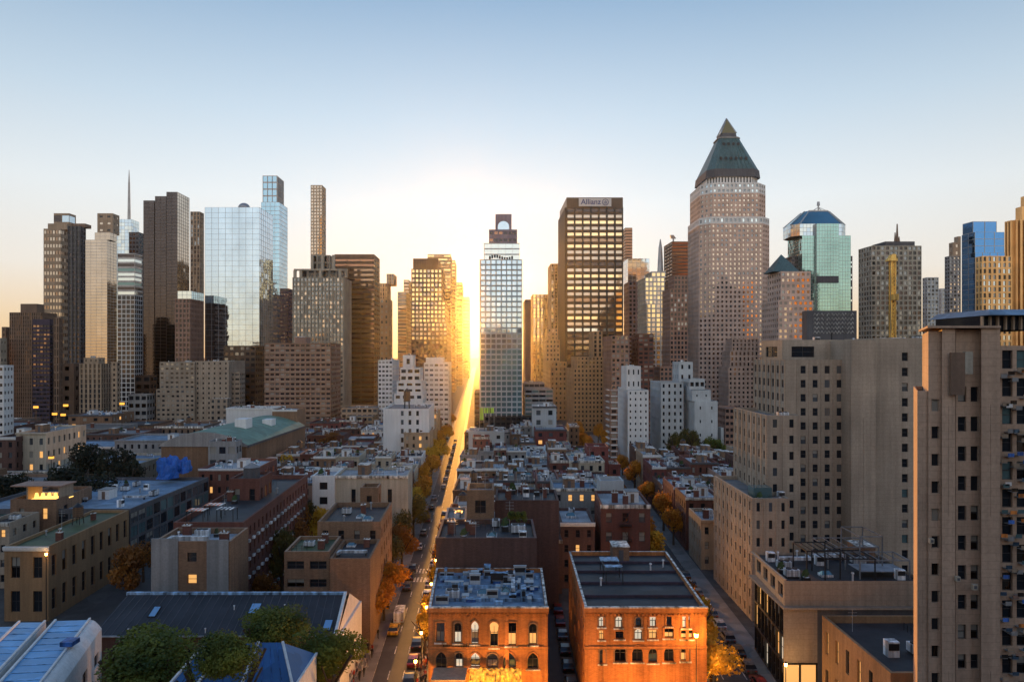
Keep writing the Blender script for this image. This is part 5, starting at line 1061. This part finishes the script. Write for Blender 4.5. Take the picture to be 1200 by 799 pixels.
for i, (t0, t1, dz) in enumerate(((1.3,5.6,0),(6.6,9.8,.3),(9.9,13.4,.12),(14.6,19.5,.35),(19.6,25.5,.15))):
    m = MB(); m.quad(PQ(0,t0,zb_+dz), PQ(Ls,t0,zb_+dz), PQ(Ls,t1,zb_+dz+.35), PQ(0,t1,zb_+dz+.35), RF['skyblue']); m.quad(PQ(0,t0,zb_-1), PQ(Ls,t0,zb_-1), PQ(Ls,t0,zb_+dz), PQ(0,t0,zb_+dz), WH); m.quad(PQ(0,t1,zb_+dz-1), PQ(Ls,t1,zb_-1), PQ(Ls,t1,zb_+dz+.35), PQ(0,t1,zb_+dz+.35), WH)
    m.quad(PQ(0,t0,zb_-1), PQ(0,t1,zb_-1), PQ(0,t1,zb_+dz+.35), PQ(0,t0,zb_+dz), WH)
    for t_ in (t0+.12, t1-.12): m.bar(PQ(0,t_,zb_+dz+.2+.3*(t_-t0)/(t1-t0)), PQ(Ls,t_,zb_+dz+.2+.3*(t_-t0)/(t1-t0)), .12, WH)
    if i in (0, 3): 
        m.box(*sorted((PQ(15,t0+1,0)[0], PQ(15,t0+2.6,0)[0])), 84, 85.6, zb_+.4, zb_+.95, bl2)
    for q_ in range(1, 13): m.bar(PQ(q_*2, t0+.2, zb_+dz+.03), PQ(q_*2, t1-.2, zb_+dz+.36), .03, bl)
    m.build('roof_panel', root)
m = MB()
for t_ in (6.1, 14.0): m.quad(PQ(0,t_-.5,zb_-.9), PQ(Ls,t_-.5,zb_-.9), PQ(Ls,t_+.6,zb_-.9), PQ(0,t_+.6,zb_-.9), RF['dark'])
m.build('valley_gutter', root)
# dark slate roof building
root = thing('slate_roof_building', 'long building with a dark slate pitched roof, skylights and a white gable end', 'building', (-43, 97, 0)); m = MB(); xa, xb = -60, -25; ye, yr, yb = 97.5, 105, 112; ze, zr2 = 9.9, 13.2
m.prism([(xa,ye+.4),(xb,ye+.4),(xb,yb-.4),(xa,yb-.4)], 0, ze-.2, W['dbrick'], cap=False); m.build('wall', root)
m = MB(); m.quad((xa,ye,ze),(xb,ye,ze),(xb-.8,yr,zr2),(xa+1,yr,zr2), RF['slate']); m.quad((xb,yb,ze),(xa,yb,ze),(xa+1,yr,zr2),(xb-.8,yr,zr2), RF['slate']); m.quad((xa,ye,ze-.25),(xb,ye,ze-.25),(xb,ye,ze),(xa,ye,ze), W['dgrey']); m.build('roof', root)
m = MB(); m.poly([(xb+.02,ye,ze-.3),(xb+.02,yb,ze-.3),(xb+.02,yr,zr2+.1)], W['white']); m.prism([(xb+.02,ye+.2),(xb+.35,ye+.2),(xb+.35,yb),(xb+.02,yb)], 0, ze-.3, W['white']); m.bar((xb-.2,ye-.1,ze+.15),(xb-.6,yr,zr2+.2), .22, W['white']); m.build('gable_wall', root)
m = MB(); m.bar((xa+.8,yr,zr2+.05),(xb-.6,yr,zr2+.05), .22, bl); m.build('ridge_cap', root)
m = MB()
for i in range(29):
    t_ = i/28; m.bar((xa+.3+(xb-xa-.6)*t_, ye+.1, ze+.05), (xa+1.2+(xb-xa-2.2)*t_, yr, zr2+.03), .035, W['dgrey'])
m.build('roof_seam', root); m = MB(); m.box(xa, xb, ye-.28, ye-.03, ze-.2, ze-.02, W['steel'])
for x_ in (xa+4, -48, -37, xb-3): m.bar((x_, ye-.12, 1), (x_, ye-.12, ze-.2), .07, W['steel'])
m.build('gutter', root); m = MB()
for i in range(9): m.box(xa+2+i*3.6, xa+3.2+i*3.6, ye+.38, ye+.42, 5.6, 7.8, G['d'])
m.build('window_row', root)
def onroof(x, t, d=.06): return (x, ye+(yr-ye)*t, ze+(zr2-ze)*t+d)
for x, t0, w_ in ((-53.2,.42,1.1), (-38.5,.5,1.5), (-26.8,.1,1.2)):
    m = MB(); m.quad(onroof(x-w_/2,t0), onroof(x+w_/2,t0), onroof(x+w_/2,t0+.26), onroof(x-w_/2,t0+.26), G['b']); sk = m.build('skylight', root)
    m = MB(); m.bar(onroof(x-w_/2,t0), onroof(x-w_/2,t0+.26), .06, W['black']); m.bar(onroof(x+w_/2,t0), onroof(x+w_/2,t0+.26), .06, W['black']); m.bar(onroof(x-w_/2,t0), onroof(x+w_/2,t0), .06, W['black']); m.bar(onroof(x-w_/2,t0+.26), onroof(x+w_/2,t0+.26), .06, W['black'])
    fr = m.mesh('frame', tuple(root['_o'])); e = bpy.data.objects.new('frame', fr); COL.objects.link(e); e.parent = sk
for x, t0 in ((-55,.05),(-49,.05),(-44,.06),(-41.5,.6),(-34,.62),(-31,.12)): put(LIB['vent_pipe'], 'vent_pipe', root, onroof(x, t0, -.1), 0, (.6,.6,.6))
# small blue hipped roof
root = thing('pavilion_building', 'small building with a ribbed deep blue metal hip roof between the green trees', 'building', (-29, 74, 0)); m = MB(); x0, x1, y0, y1 = -36.3, -22.9, 71.5, 80; zc_, zp_ = 14.9, 17.6
m.prism([(x0,y0),(x1,y0),(x1,y1),(x0,y1)], 0, zc_, W['white'], cap=False); m.build('wall', root)
m = MB(); r0, r1 = (-34.4,76.8), (-25.8,76.8); db = roofmat('deep blue metal roof', (.03,.12,.30), rough=.35, patch=.15)
m.quad((x0,y0,zc_),(x1,y0,zc_),(*r1,zp_),(*r0,zp_), db); m.poly([(x1,y0,zc_),(x1,y1,zc_),(*r1,zp_)], db); m.poly([(x0,y1,zc_),(x0,y0,zc_),(*r0,zp_)], db); m.quad((x1,y1,zc_),(x0,y1,zc_),(*r0,zp_),(*r1,zp_), db); m.build('roof', root)
m = MB()
for a, b in (((x0,y0,zc_),(*r0,zp_)), ((x1,y0,zc_),(*r1,zp_)), ((-28.5,y0,zc_),(-28.5,76.8,zp_)), ((-33.4,y0,zc_),(-31.6,76.8,zp_)), ((x1,y0,zc_),(x1,y1,zc_))): m.bar((a[0],a[1],a[2]+.08),(b[0],b[1],b[2]+.08), .13, W['white'])
for i in range(1, 12): m.bar((x0+(x1-x0)*i/12, y0, zc_+.04), (r0[0]+(r1[0]-r0[0])*i/12, 76.8, zp_+.02), .03, bl2)
m.build('roof_rib', root)
# ================================================================== TREES
def leafmat(name, c1, c2, rough=.7):
    m, nt, p = _new(name); n = nt.nodes; l = nt.links
    tc = n.new('ShaderNodeTexCoord'); a = n.new('ShaderNodeTexNoise'); a.inputs['Scale'].default_value = .9; a.inputs['Detail'].default_value = 5; l.new(tc.outputs['Object'], a.inputs['Vector'])
    r = n.new('ShaderNodeValToRGB'); r.color_ramp.elements[0].position = .35; r.color_ramp.elements[1].position = .65; r.color_ramp.elements[0].color = (*c1, 1); r.color_ramp.elements[1].color = (*c2, 1); l.new(a.outputs[0], r.inputs[0])
    l.new(r.outputs[0], p.inputs['Base Color']); p.inputs['Roughness'].default_value = rough
    tr = n.new('ShaderNodeBsdfTranslucent'); l.new(r.outputs[0], tr.inputs['Color']); mx = n.new('ShaderNodeMixShader'); mx.inputs[0].default_value = .35
    out = n['Material Output']; l.new(p.outputs[0], mx.inputs[1]); l.new(tr.outputs[0], mx.inputs[2]); l.new(mx.outputs[0], out.inputs[0]); return m
LEAF = dict(green=leafmat('green leaves', (.025,.065,.012), (.24,.26,.035)), orange=leafmat('orange leaves', (.42,.15,.015), (.80,.36,.03)), yellow=leafmat('yellow leaves', (.50,.28,.02), (.80,.50,.05)),
            rust=leafmat('rust leaves', (.16,.06,.015), (.42,.17,.025)), olive=leafmat('olive leaves', (.06,.065,.02), (.17,.14,.03)), dark=leafmat('dark leaves', (.012,.018,.010), (.035,.04,.018)))
bark = wallmat('tree bark', (.07,.05,.035), streak=.4)
def crown_mesh(seed, nleaf, size, mat, nb=9, flat=.85):
    rg = random.Random(seed); mb = MB(); blobs = []
    for i in range(nb):
        a = rg.uniform(0, 6.28); r = rg.uniform(.15, .62); z = rg.uniform(-.35, .55)
        blobs.append((r*math.cos(a)*(1-.3*max(0, z)), r*math.sin(a)*(1-.3*max(0, z)), z*flat, rg.uniform(.26, .46)))
    blobs.append((0, 0, .1, .6))
    for i in range(nleaf):
        b = rg.choice(blobs); d = Vector((rg.gauss(0,1), rg.gauss(0,1), rg.gauss(0,1))).normalized(); k = b[3]*(1-.35*rg.random()**2)*(1+.22*noise.noise(d*3+Vector((seed, b[0]*5, 0))))
        if rg.random() < .05: k *= 1.12
        p = Vector((b[0], b[1], b[2]))+d*k; p.z = p.z
        u = Vector((rg.gauss(0,1), rg.gauss(0,1), rg.gauss(0,1)))+d*.3; u.normalize(); w = u.cross(d+Vector((rg.uniform(-.6,.6), rg.uniform(-.6,.6), rg.uniform(-.6,.6))))
        if w.length < .1: continue
        w.normalize(); s = size*rg.uniform(.6, 1.4)
        mb.poly([tuple(p-u*s), tuple(p+w*s*.6), tuple(p+u*s), tuple(p-w*s*.6)], mat)
    return mb.mesh('crown')
def trunk_mesh(seed):
    rg = random.Random(seed); mb = MB(); mb.cyl(0, 0, 0, .55, .035, .022, bark, 7, False)
    for i in range(6):
        a = i*1.05+rg.uniform(-.3, .3); z = rg.uniform(.38, .55); e = Vector((math.cos(a)*rg.uniform(.14, .3), math.sin(a)*rg.uniform(.14, .3), rg.uniform(.7, .92)))
        mb.bar((0, 0, z), tuple(e), .009, bark); mb.bar(tuple(e*.6+Vector((0,0,z*.4))), tuple(e+Vector((rg.uniform(-.1,.1), rg.uniform(-.1,.1), .05))), .005, bark)
    return mb.mesh('trunk')
TRK = [trunk_mesh(i) for i in range(3)]
CR_ = {}
for k_, m_ in LEAF.items(): CR_[k_] = [crown_mesh(i*3+ord(k_[0]), 2600, .058, m_) for i in range(2)]
BIG = [crown_mesh(90+i, 12000, .034, LEAF['green'], 16, .8) for i in range(3)]
def tree(label, kind, X, Y, h, w, cat='tree', group=None, big=None, z=0, cz=None, ch=None):
    rg = random.Random(label+str(X)); t = thing('street_tree' if group else 'tree', label, cat, (X, Y, z), group)
    put(TRK[rg.randint(0, 2)], 'trunk', t, (X, Y, z), rg.uniform(0, 6), (h*.9, h*.9, h*.9))
    me = BIG[big] if big is not None else CR_[kind][rg.randint(0, 1)]
    put(me, 'crown', t, (X, Y, cz or z+h*.60), rg.uniform(0, 6), (w*rg.uniform(.8, 1.15), w*rg.uniform(.8, 1.15), ch or h*.46*rg.uniform(.85, 1.1))); return t
for i, (px, py, Y, w, ch, lb) in enumerate(((168,780,82,7.0,5.0,'broad green tree left of the blue hip roof, largest of the green trees'),(266,772,69,4.2,3.4,'round green tree in front of the ridge of the blue hip roof'),(325,740,90,5.0,4.0,'tall green tree in front of the dark slate roof'),(381,772,83,5.2,4.8,'green tree with a yellowish top next to the sunlit street'),(350,792,86,4.4,4,'green tree squeezed between the blue hip roof and the yellowish tree'),(218,797,84,4.6,4,'green tree just left of the blue hip roof edge'))):
    X = PX(px, Y); c_ = PZ(py, Y); tree(lb, 'green', X, Y, c_+ch, w, big=i % 3, cz=c_, ch=ch)
tree('small olive tree behind the broad green tree', 'olive', PX(150,96), 95, 9.5, 3.2); tree('olive bush between slate roof and green trees', 'olive', PX(200,96), 94.5, 9, 3)
cnt = 0
for (px, py, Y, w, kind) in ((455,672,134,4.4,'orange'),(440,702,124,3.6,'orange'),(464,690,128,3.0,'orange'),(462,640,150,3.8,'olive'),(478,628,158,3.6,'rust'),(485,606,172,3.4,'olive'),(480,580,186,4,'olive'),(492,566,200,3.6,'yellow'),(505,548,216,4,'orange'),(512,536,236,3.6,'orange'),(519,524,258,4,'orange'),(527,512,284,4.2,'yellow'),(533,500,312,4.4,'yellow'),(537,490,344,4.6,'orange'),(541,482,378,5,'orange'),(544,475,430,5.5,'orange')):
    X = roadx(Y,'A')[0]-1.4-(1.6 if cnt % 2 else 0); top = PZ(py-13, Y); cnt += 1; w *= 1.35
    tree(f'{kind} street tree, {ORD[cnt]} from the front in the left row of the sunlit street', kind, X, Y, max(7.5, min(12.5, top)), w, group='trees along the sunlit street')
cnt = 0
for Y in (112, 121, 138, 152, 170): cnt += 1; tree(f'thin golden tree, {ORD[cnt]} from the front on the right pavement of the sunlit street', 'yellow' if Y < 140 else 'orange', roadx(Y,'A')[1]+.6, Y, 8.5, 2.0, group='trees right of the sunlit street')
cnt = 0
rg = random.Random(15)
for Y in (99, 108, 118, 128, 139, 150, 161, 172, 184, 197, 210, 224, 240, 256, 272, 290, 310, 330, 352, 376, 398):
    cnt += 1; kind = 'orange' if Y > 150 else ('rust' if 110 < Y < 150 else 'yellow'); kind = rg.choice([kind, kind, 'orange', 'rust' if Y < 250 else 'orange'])
    tree(f'{kind} tree, {ORD[cnt] if cnt < 20 else "twentieth" if cnt == 20 else "very farthest"} from the front in the left row of the right street', kind, roadx(Y,'B')[0]-1.2, Y, rg.uniform(9.5, 12.5), rg.uniform(4, 5.4), group='trees along the right street')
cnt = 0
for Y in (176, 196, 222, 250, 285, 320, 350, 385): cnt += 1; tree(f'orange tree, {ORD[cnt]} from the front in the right row of the right street', 'orange', roadx(Y,'B')[1]+1.6, Y+rg.uniform(-4,4), rg.uniform(9, 12), 4.6, group='trees along the right street')
cnt = 0
for px, py, Y, w, kind in ((300,672,140,5,'rust'),(318,655,146,5,'rust'),(335,640,150,5.5,'rust'),(345,618,158,5,'rust'),(352,598,168,5,'rust'),(366,588,172,4.5,'olive'),(378,584,166,4.5,'yellow'),(330,618,140,4.4,'olive'),(310,692,128,4,'rust')):
    cnt += 1; X = PX(px, Y); tree(f'{kind} tree, {ORD[cnt]} in the dense backyard grove behind the white plastered houses', kind, X, Y, min(14, PZ(py-22, Y)), w, group='backyard grove')
tree('bright yellow tree among the roofs, right of the arena', 'yellow', PX(337,246), 246, 14.5, 4.2); tree('small yellow tree at the red brick corner building', 'yellow', PX(246,176), 176, 9, 2.6)
tree('rusty round tree in the side street by the long tan stone building', 'rust', PX(150,136), 136, 11.5, 5.6); tree('second rusty tree deeper in the side street', 'rust', PX(168,150), 150, 9.5, 4.4); tree('reddish tree in front of the pinkish slab', 'rust', PX(388,330), 330, 13, 7)
for i, (px, py, Y, w) in enumerate(((100,524,225,9),(135,534,220,7),(84,552,196,9),(112,560,188,8),(20,560,190,8),(150,545,205,7))):
    tree(f'large dark tree, {ORD[i+1]} of the dark grove left of the blue tarpaulin', 'dark', PX(px,Y), Y, PZ(py-14,Y), w, group='dark grove')
for i, (px, kind) in enumerate(((790,'olive'),(803,'olive'),(814,'olive'),(832,'green'),(842,'green'))): tree(f'{kind} treetop, {ORD[i+1]} from the left at the foot of the pale stepped building', kind, PX(px,288), 288, 19 if i < 3 else 16, 4.5, group='treetops by the pale stepped building')
for i, (px, py) in enumerate(((600,608),(606,605),(613,607))): tree(f'rooftop shrub, {ORD[i+1]} from the left on the dark roof behind the orange corner building', 'green', PX(px,124), 124, 3.2, 1.2, 'shrub', 'rooftop shrubs', z=PZ(630,113.5)-.8)

# ================================================================== CARS
tyre = plain('tyre rubber', (.02,.02,.02), .8); hub = plain('wheel rim metal', (.4,.4,.4), .4, .7); red_l = plain('tail light glass', (.35,.02,.015), .3); wht_l = plain('headlight glass', (.6,.6,.58), .15)
def car_meshes(paint_m, van=False):
    m = MB(); L_, w = 2.25, .88
    prof = [(-L_,.35),(-L_,.85),(-1.95,.95),(-1.45,1.38),(-.2,1.46),(.55,1.36),(1.15,.95),(2.1,.82),(L_,.6),(L_,.35)] if not van else [(-2.6,.35),(-2.6,2.1),(-2.4,2.25),(1.2,2.25),(1.9,1.35),(2.5,1.1),(2.6,.6),(2.6,.35)]
    def wd(z): return w*(1 if z < 1.0 else 1-.22*(z-1.0)/.5) if not van else w*1.08*(1 if z < 1.4 else .95)
    n = len(prof)
    for i in range(n):
        (y0, z0), (y1, z1) = prof[i], prof[(i+1) % n]; gl = (not van and i in (2, 5)) or (van and i == 3)
        m.quad((-wd(z0), y0, z0), (wd(z0), y0, z0), (wd(z1), y1, z1), (-wd(z1), y1, z1), G['d'] if gl else paint_m)
    for s in (-1, 1): m.poly([(s*wd(z), y, z) for y, z in (prof if s < 0 else prof[::-1])], paint_m)
    body = m.mesh('body'); m = MB()
    for s in (-1, 1):
        if van: m.poly([(s*(w*1.08+.01), 1.0, 1.3), (s*(w*1.08+.01), 1.75, 1.3), (s*(w*1.03+.012), 1.25, 2.0), (s*(w*1.03+.012), .7, 2.0)], G['d'])
        else: m.poly([(s*(wd(1.0)+.012), -1.6, 1.0), (s*(wd(1.0)+.012), .95, 1.0), (s*(wd(1.38)+.012), .45, 1.36), (s*(wd(1.38)+.012), -1.3, 1.36)], G['d'])
    wnd = m.mesh('side_windows'); m = MB()
    for i in range(12):
        a, b = i*math.pi/6, (i+1)*math.pi/6; r = .33
        for xx in (-.1, .1): m.poly([(xx, 0, 0), (xx, r*math.cos(a), r*math.sin(a)), (xx, r*math.cos(b), r*math.sin(b))], tyre)
        m.quad((-.1, r*math.cos(a), r*math.sin(a)), (.1, r*math.cos(a), r*math.sin(a)), (.1, r*math.cos(b), r*math.sin(b)), (-.1, r*math.cos(b), r*math.sin(b)), tyre)
        for xx in (-.105, .105): m.poly([(xx, 0, 0), (xx, .19*math.cos(a), .19*math.sin(a)), (xx, .19*math.cos(b), .19*math.sin(b))], hub)
    wh = m.mesh('wheel'); return body, wnd, wh
m = MB(); m.box(-.14, .14, -.03, .03, -.07, .07, red_l); TL = m.mesh('tail_light'); m = MB(); m.box(-.15, .15, -.03, .03, -.07, .07, wht_l); HL = m.mesh('headlight')
PAINT = {}
for nm, c in (('black',(.012,.012,.014)),('silver',(.35,.36,.38)),('white',(.6,.6,.6)),('dark blue',(.02,.03,.08)),('dark red',(.18,.015,.012)),('grey',(.10,.10,.11)),('yellow',(.7,.38,.02))):
    pm = plain('car paint '+nm, c, .28, .1); pm.node_tree.nodes['Principled BSDF'].inputs['Coat Weight'].default_value = .6; PAINT[nm] = pm
CARM = {k_: car_meshes(v) for k_, v in PAINT.items()}; VANM = car_meshes(PAINT['white'], True)
def car(label, X, Y, rz, colr, group, van=False, z=.02, lit=False):
    t = thing('parked_car' if not van else 'van', label, 'van' if van else 'car', (X, Y, z), group); b, w, wh = VANM if van else CARM[colr]; M_ = Matrix.Rotation(rz, 3, 'Z')
    put(b, 'body', t, (X, Y, z), rz); put(w, 'side_windows', t, (X, Y, z), rz)
    for a, c in ((-.82,-1.4),(.82,-1.4),(-.82,1.4),(.82,1.4)): q = M_ @ Vector((a, c, .33)); put(wh, 'wheel', t, (X+q.x, Y+q.y, z+q.z), rz)
    e = 2.62 if van else 2.27
    for a in (-.6, .6):
        q = M_ @ Vector((a, -e, .75)); put(TL, 'tail_light', t, (X+q.x, Y+q.y, z+q.z), rz); q = M_ @ Vector((a, e, .65)); put(HL, 'headlight', t, (X+q.x, Y+q.y, z+q.z), rz)
    return t
rg = random.Random(31); names = ['black','silver','grey','white','dark blue','black','dark red','silver','grey']
for i in range(13):
    Y = 86+i*5.6; c = rg.choice(names); car(f'{c} parked car, {ORD[i+1]} from the front along the right kerb of the right street', roadx(Y,'B')[1]-1.15, Y, -.031, c, 'cars parked along the right kerb of the right street')
for i in range(8):
    Y = 112+i*6.1; c = rg.choice(names); car(f'{c} parked car, {ORD[i+1]} from the front along the left kerb of the right street', roadx(Y,'B')[0]+1.15, Y, -.031, c, 'cars parked along the left kerb of the right street')
for i in range(7):
    Y = 97+i*6.0; c = rg.choice(['black','dark red','grey','black']); car(f'{c} car parked in the dark alley between the orange buildings, {ORD[i+1]} from the front', 8.9, Y, 0, c, 'cars in the alley')
for i, Y in enumerate((104, 110.5, 117, 141, 147.5, 162, 171, 183, 197, 212)):
    c = rg.choice(names); car(f'{c} car parked on the right side of the sunlit street, {ORD[i+1]} from the front', roadx(Y,'A')[1]-1.1, Y, .05, c, 'cars parked on the sunlit street')
for i, Y in enumerate((146, 152, 158.5, 176, 190, 205, 221, 236)):
    c = rg.choice(names); car(f'{c} car parked on the left side of the sunlit street, {ORD[i+1]} from the front', roadx(Y,'A')[0]+1.1, Y, .05, c, 'cars parked on the sunlit street')
car('white van stopped on the sunlit street beneath the orange trees', roadx(129,'A')[0]+1.5, 129, .05, 'white', None, True)
car('yellow car beside the white van on the sunlit street', roadx(125,'A')[0]+1.2, 123, .05, 'yellow', None)
rg = random.Random(6)
for i, Y in enumerate((255, 270, 288, 300, 322, 340, 365, 390)):
    c = rg.choice(names); car(f'{c} car driving far along the sunlit street, {ORD[i+1]} from the front', roadx(Y,'A')[0]+3.4, Y, .05, c, 'cars driving on the sunlit street')

# ================================================================== PEOPLE
skin = plain('skin', (.42,.25,.17), .6)
def person_mesh(seed, shirt, pants):
    rg = random.Random(seed); st = rg.uniform(.08, .22); me = bpy.data.meshes.new('person'); V = [(0,0,.95),(0,0,1.2),(0,.01,1.42),(0,.0,1.52),(0,.0,1.66),(.1,0,.9),(.1,st*.6,.5),(.1,st,.08),(.1,st+.16,.04),(-.1,0,.9),(-.1,-st*.3,.5),(-.1,-st,.08),(-.1,-st+.16,.04),(.19,0,1.40),(.24,-.03,1.14),(.25,.08,.9),(.25,.14,.82),(-.19,0,1.40),(-.24,.03,1.14),(-.25,.06,.9),(-.25,.12,.82)]
    E = [(0,1),(1,2),(2,3),(3,4),(0,5),(5,6),(6,7),(7,8),(0,9),(9,10),(10,11),(11,12),(2,13),(13,14),(14,15),(15,16),(2,17),(17,18),(18,19),(19,20)]
    me.from_pydata(V, E, []); o = bpy.data.objects.new('tmp', me); COL.objects.link(o); md = o.modifiers.new('s', 'SKIN')
    rad = [.15,.13,.15,.06,.105,.09,.07,.05,.04,.09,.07,.05,.04,.07,.05,.04,.04,.07,.05,.04,.04]
    for i, r in enumerate(rad): me.skin_vertices[0].data[i].radius = (r, r*.85); 
    me.skin_vertices[0].data[0].use_root = True; sb = o.modifiers.new('b', 'SUBSURF'); sb.levels = 1
    dg = bpy.context.evaluated_depsgraph_get(); r = bpy.data.meshes.new_from_object(o.evaluated_get(dg)); bpy.data.objects.remove(o)
    r.materials.clear()
    for m_ in (skin, shirt, pants, W['black']): r.materials.append(m_)
    for p in r.polygons:
        z = p.center.z; x = abs(p.center.x); p.material_index = 0 if (1.47 < z < 1.66 or (x > .2 and z < .93)) else (3 if z >= 1.66 or z < .1 else (1 if z > .95 else 2))
    r.name = 'person'; return r
cl = [plain('cloth '+n_, c, .8) for n_, c in (('red',(.45,.04,.03)),('white',(.6,.58,.55)),('navy',(.03,.04,.10)),('black',(.02,.02,.02)),('orange',(.55,.18,.03)),('grey',(.2,.2,.21)))]
cn = ['red','white','navy','black','orange','grey']; PM = [person_mesh(i, cl[i], cl[(i*2+3) % 6 if (i*2+3) % 6 not in (0, 4) else 2]) for i in range(6)]
rg = random.Random(44)
for g_, (x0f, n_, side_) in enumerate(((lambda Y: roadx(Y,'A')[0]-2.6, 44, 'left'), (lambda Y: roadx(Y,'A')[1]+.9, 34, 'right'))):
    for i in range(n_):
        Y = rg.uniform(98, 122); k_ = rg.choice([0,0,1,1,2,3,3,4,5]); X = x0f(Y)+rg.uniform(-.75, .75)*(1.9 if side_ == 'left' else .9)
        o = put(PM[k_], 'person', None, (X, Y, .152), rg.uniform(0, 6.28)); s = rg.uniform(.95, 1.06); o.scale = (s, s, s)
        tag(o, f'person in {cn[k_]} top standing in the crowd on the {side_} pavement, sunlit street', 'person', f'people in {cn[k_]} tops on the {side_} pavement')

# ================================================================== LAMPS
def lamp(label, X, Y, z, power, col=(1,.45,.1), r=.22, hang=False, group='street lamps', s=40):
    t = thing('street_lamp', label, 'lamp', (X, Y, 0), group); m = MB(); m.cyl(X, Y, 0, z-.3, .09, .06, W['black'], 8); m.cyl(X, Y, 0, .6, .17, .12, W['black'], 8); m.build('post', t)
    m = MB(); m.cyl(X, Y, z+.26, z+.42, .3, .05, W['black'], 8); m.build('cap', t); m = MB(); m.cyl(X, Y, z-.32, z-.24, .1, .22, W['black'], 8); m.build('holder', t)
    m = MB(); m.cyl(X, Y, z-.22, z+.24, r*.8, r, emit('street lamp globe', col, s), 8); m.build('lamp_globe', t)
    lt = bpy.data.lights.new('lamp_light', 'POINT'); lt.energy = power; lt.color = col; lt.shadow_soft_size = .35; lo = bpy.data.objects.new('lamp_light', lt); COL.objects.link(lo); lo.parent = t; lo.location = (0, -.5, z); return t
for i, (x, p) in enumerate(((-8.5, 3000), (-3, 4400), (2.8, 3400))): lamp(f'lamp in front of the left orange corner building, {ORD[i+1]} from the left', x, 90.6, 3.6, p, (1,.42,.07))
for i, (x, p) in enumerate(((12.5, 2400), (18.5, 2400), (23.5, 1800))): lamp(f'lamp in front of the right orange corner building, {ORD[i+1]} from the left', x, 90.6, 3.4, p, (1,.40,.08))
lamp('brightest lamp glowing orange at the right corner of the right orange building', PX(815,93.6), 93.2, PZ(744,93.2), 1900, (1,.42,.08), .3, s=60)
for i, Y in enumerate((99, 109, 121, 136)): lamp(f'lamp on the left pavement of the right street, {ORD[i+1]} from the front', roadx(Y,'B')[0]-.6, Y, 6.0, 3200, (1,.45,.10))
for i, Y in enumerate((98, 108, 119, 131, 146, 164)): lamp(f'lamp on the right pavement of the sunlit street, {ORD[i+1]} from the front', roadx(Y,'A')[1]+.35, Y, 6.0, 1500, (1,.45,.12))
lamp('small lamp with white glow on the street front of the low cream building', 40.0-.7, 98, 5.5, 350, (1,.7,.35))
lamp('lamp glowing beside the rusty tree near the long tan stone building', PX(52,126), 126.5, PZ(649,126.5), 120, (1,.75,.4), s=20)
for i, (px, py, Y) in enumerate(((77,475,330),(64,485,300),(74,486,300),(95,506,262),(80,504,268),(143,473,340),(42,477,330),(60,536,205))):
    X, z = PX(px, Y), PZ(py, Y); t = thing('rooftop_light', f'glowing golden rooftop light, {ORD[i+1]} among the dark far left roofs', 'lamp', (X, Y, 0), 'rooftop lights of the far left'); m = MB(); m.cyl(X, Y, 0, z-.6, .12, .12, W['black'], 6); m.build('post', t)
    m = MB(); s_ = .006*Y/2; m.box(X-s_, X+s_, Y-.4, Y+.4, z-.5*s_, z+.6*s_, emit('golden rooftop lamp', (1,.45,.06), 1.6)); m.box(X-s_-.1, X+s_+.1, Y-.5, Y+.5, z+.6*s_+.003, z+.6*s_+.2, W['black']); m.build('lantern', t)

# ================================================================== THE TOWN BEHIND THE CAMERA (seen in the mirror glass, shades the low streets)
rg = random.Random(99); x = -420; i = 0
while x < 420:
    w_ = rg.uniform(26, 55); h_ = rg.uniform(58, 92); y_ = -52-rg.uniform(0, 40); i += 1
    rt = thing('city_block_building', f'{["brown","grey","tan","pale"][i % 4]} building reflected in the glass towers, {ORD[i]} from the left behind the viewpoint', 'building', (x+w_/2, y_-30, 0), 'buildings behind the viewpoint')
    mb = MB(); ws = []; facade(mb, ws, (x+w_, y_), (x, y_), 0, h_, 5, 4, .5, .5, .3, W[['brown','grey','tan','beige2'][i % 4]], 'ddm', rg); mb.prism([(x+.05, y_-28), (x+w_-.05, y_-28), (x+w_-.05, y_-.5), (x+.05, y_-.5)], 0, h_-.3, W['brown']); mb.build('wall', rt); flush_windows(rt, ws, rg, 1e9); x += w_+rg.uniform(1, 9)
# ================================================================== HAZE
hm = bpy.data.materials.new('haze air'); hm.use_nodes = True; hn = hm.node_tree; hn.nodes.clear(); ho = hn.nodes.new('ShaderNodeOutputMaterial'); hv = hn.nodes.new('ShaderNodeVolumePrincipled')
hv.inputs['Color'].default_value = (.95,.93,.90,1); hv.inputs['Density'].default_value = HAZE; hv.inputs['Anisotropy'].default_value = .93; hn.links.new(hv.outputs[0], ho.inputs['Volume'])
m = MB(); m.prism([(-1400,-190),(1400,-190),(1400,2700),(-1400,2700)], -1, 385, hm, bot=True); o = m.build('haze'); o['kind'] = 'stuff'
print('windows individual', NWIN[0], 'objects', len(bpy.data.objects))

_seen = {}
for o_ in bpy.data.objects:
    if o_.parent is None and 'label' in o_:
        import re as _re
        if len(_re.findall(r"[A-Za-z0-9']+", o_['label'])) > 16: print('LONG', o_['label'])
        _seen.setdefault(o_['label'], []).append(o_.name)
for k_, v in _seen.items():
    if len(v) > 1 and not k_.startswith('person'): print('DUP', k_, len(v))
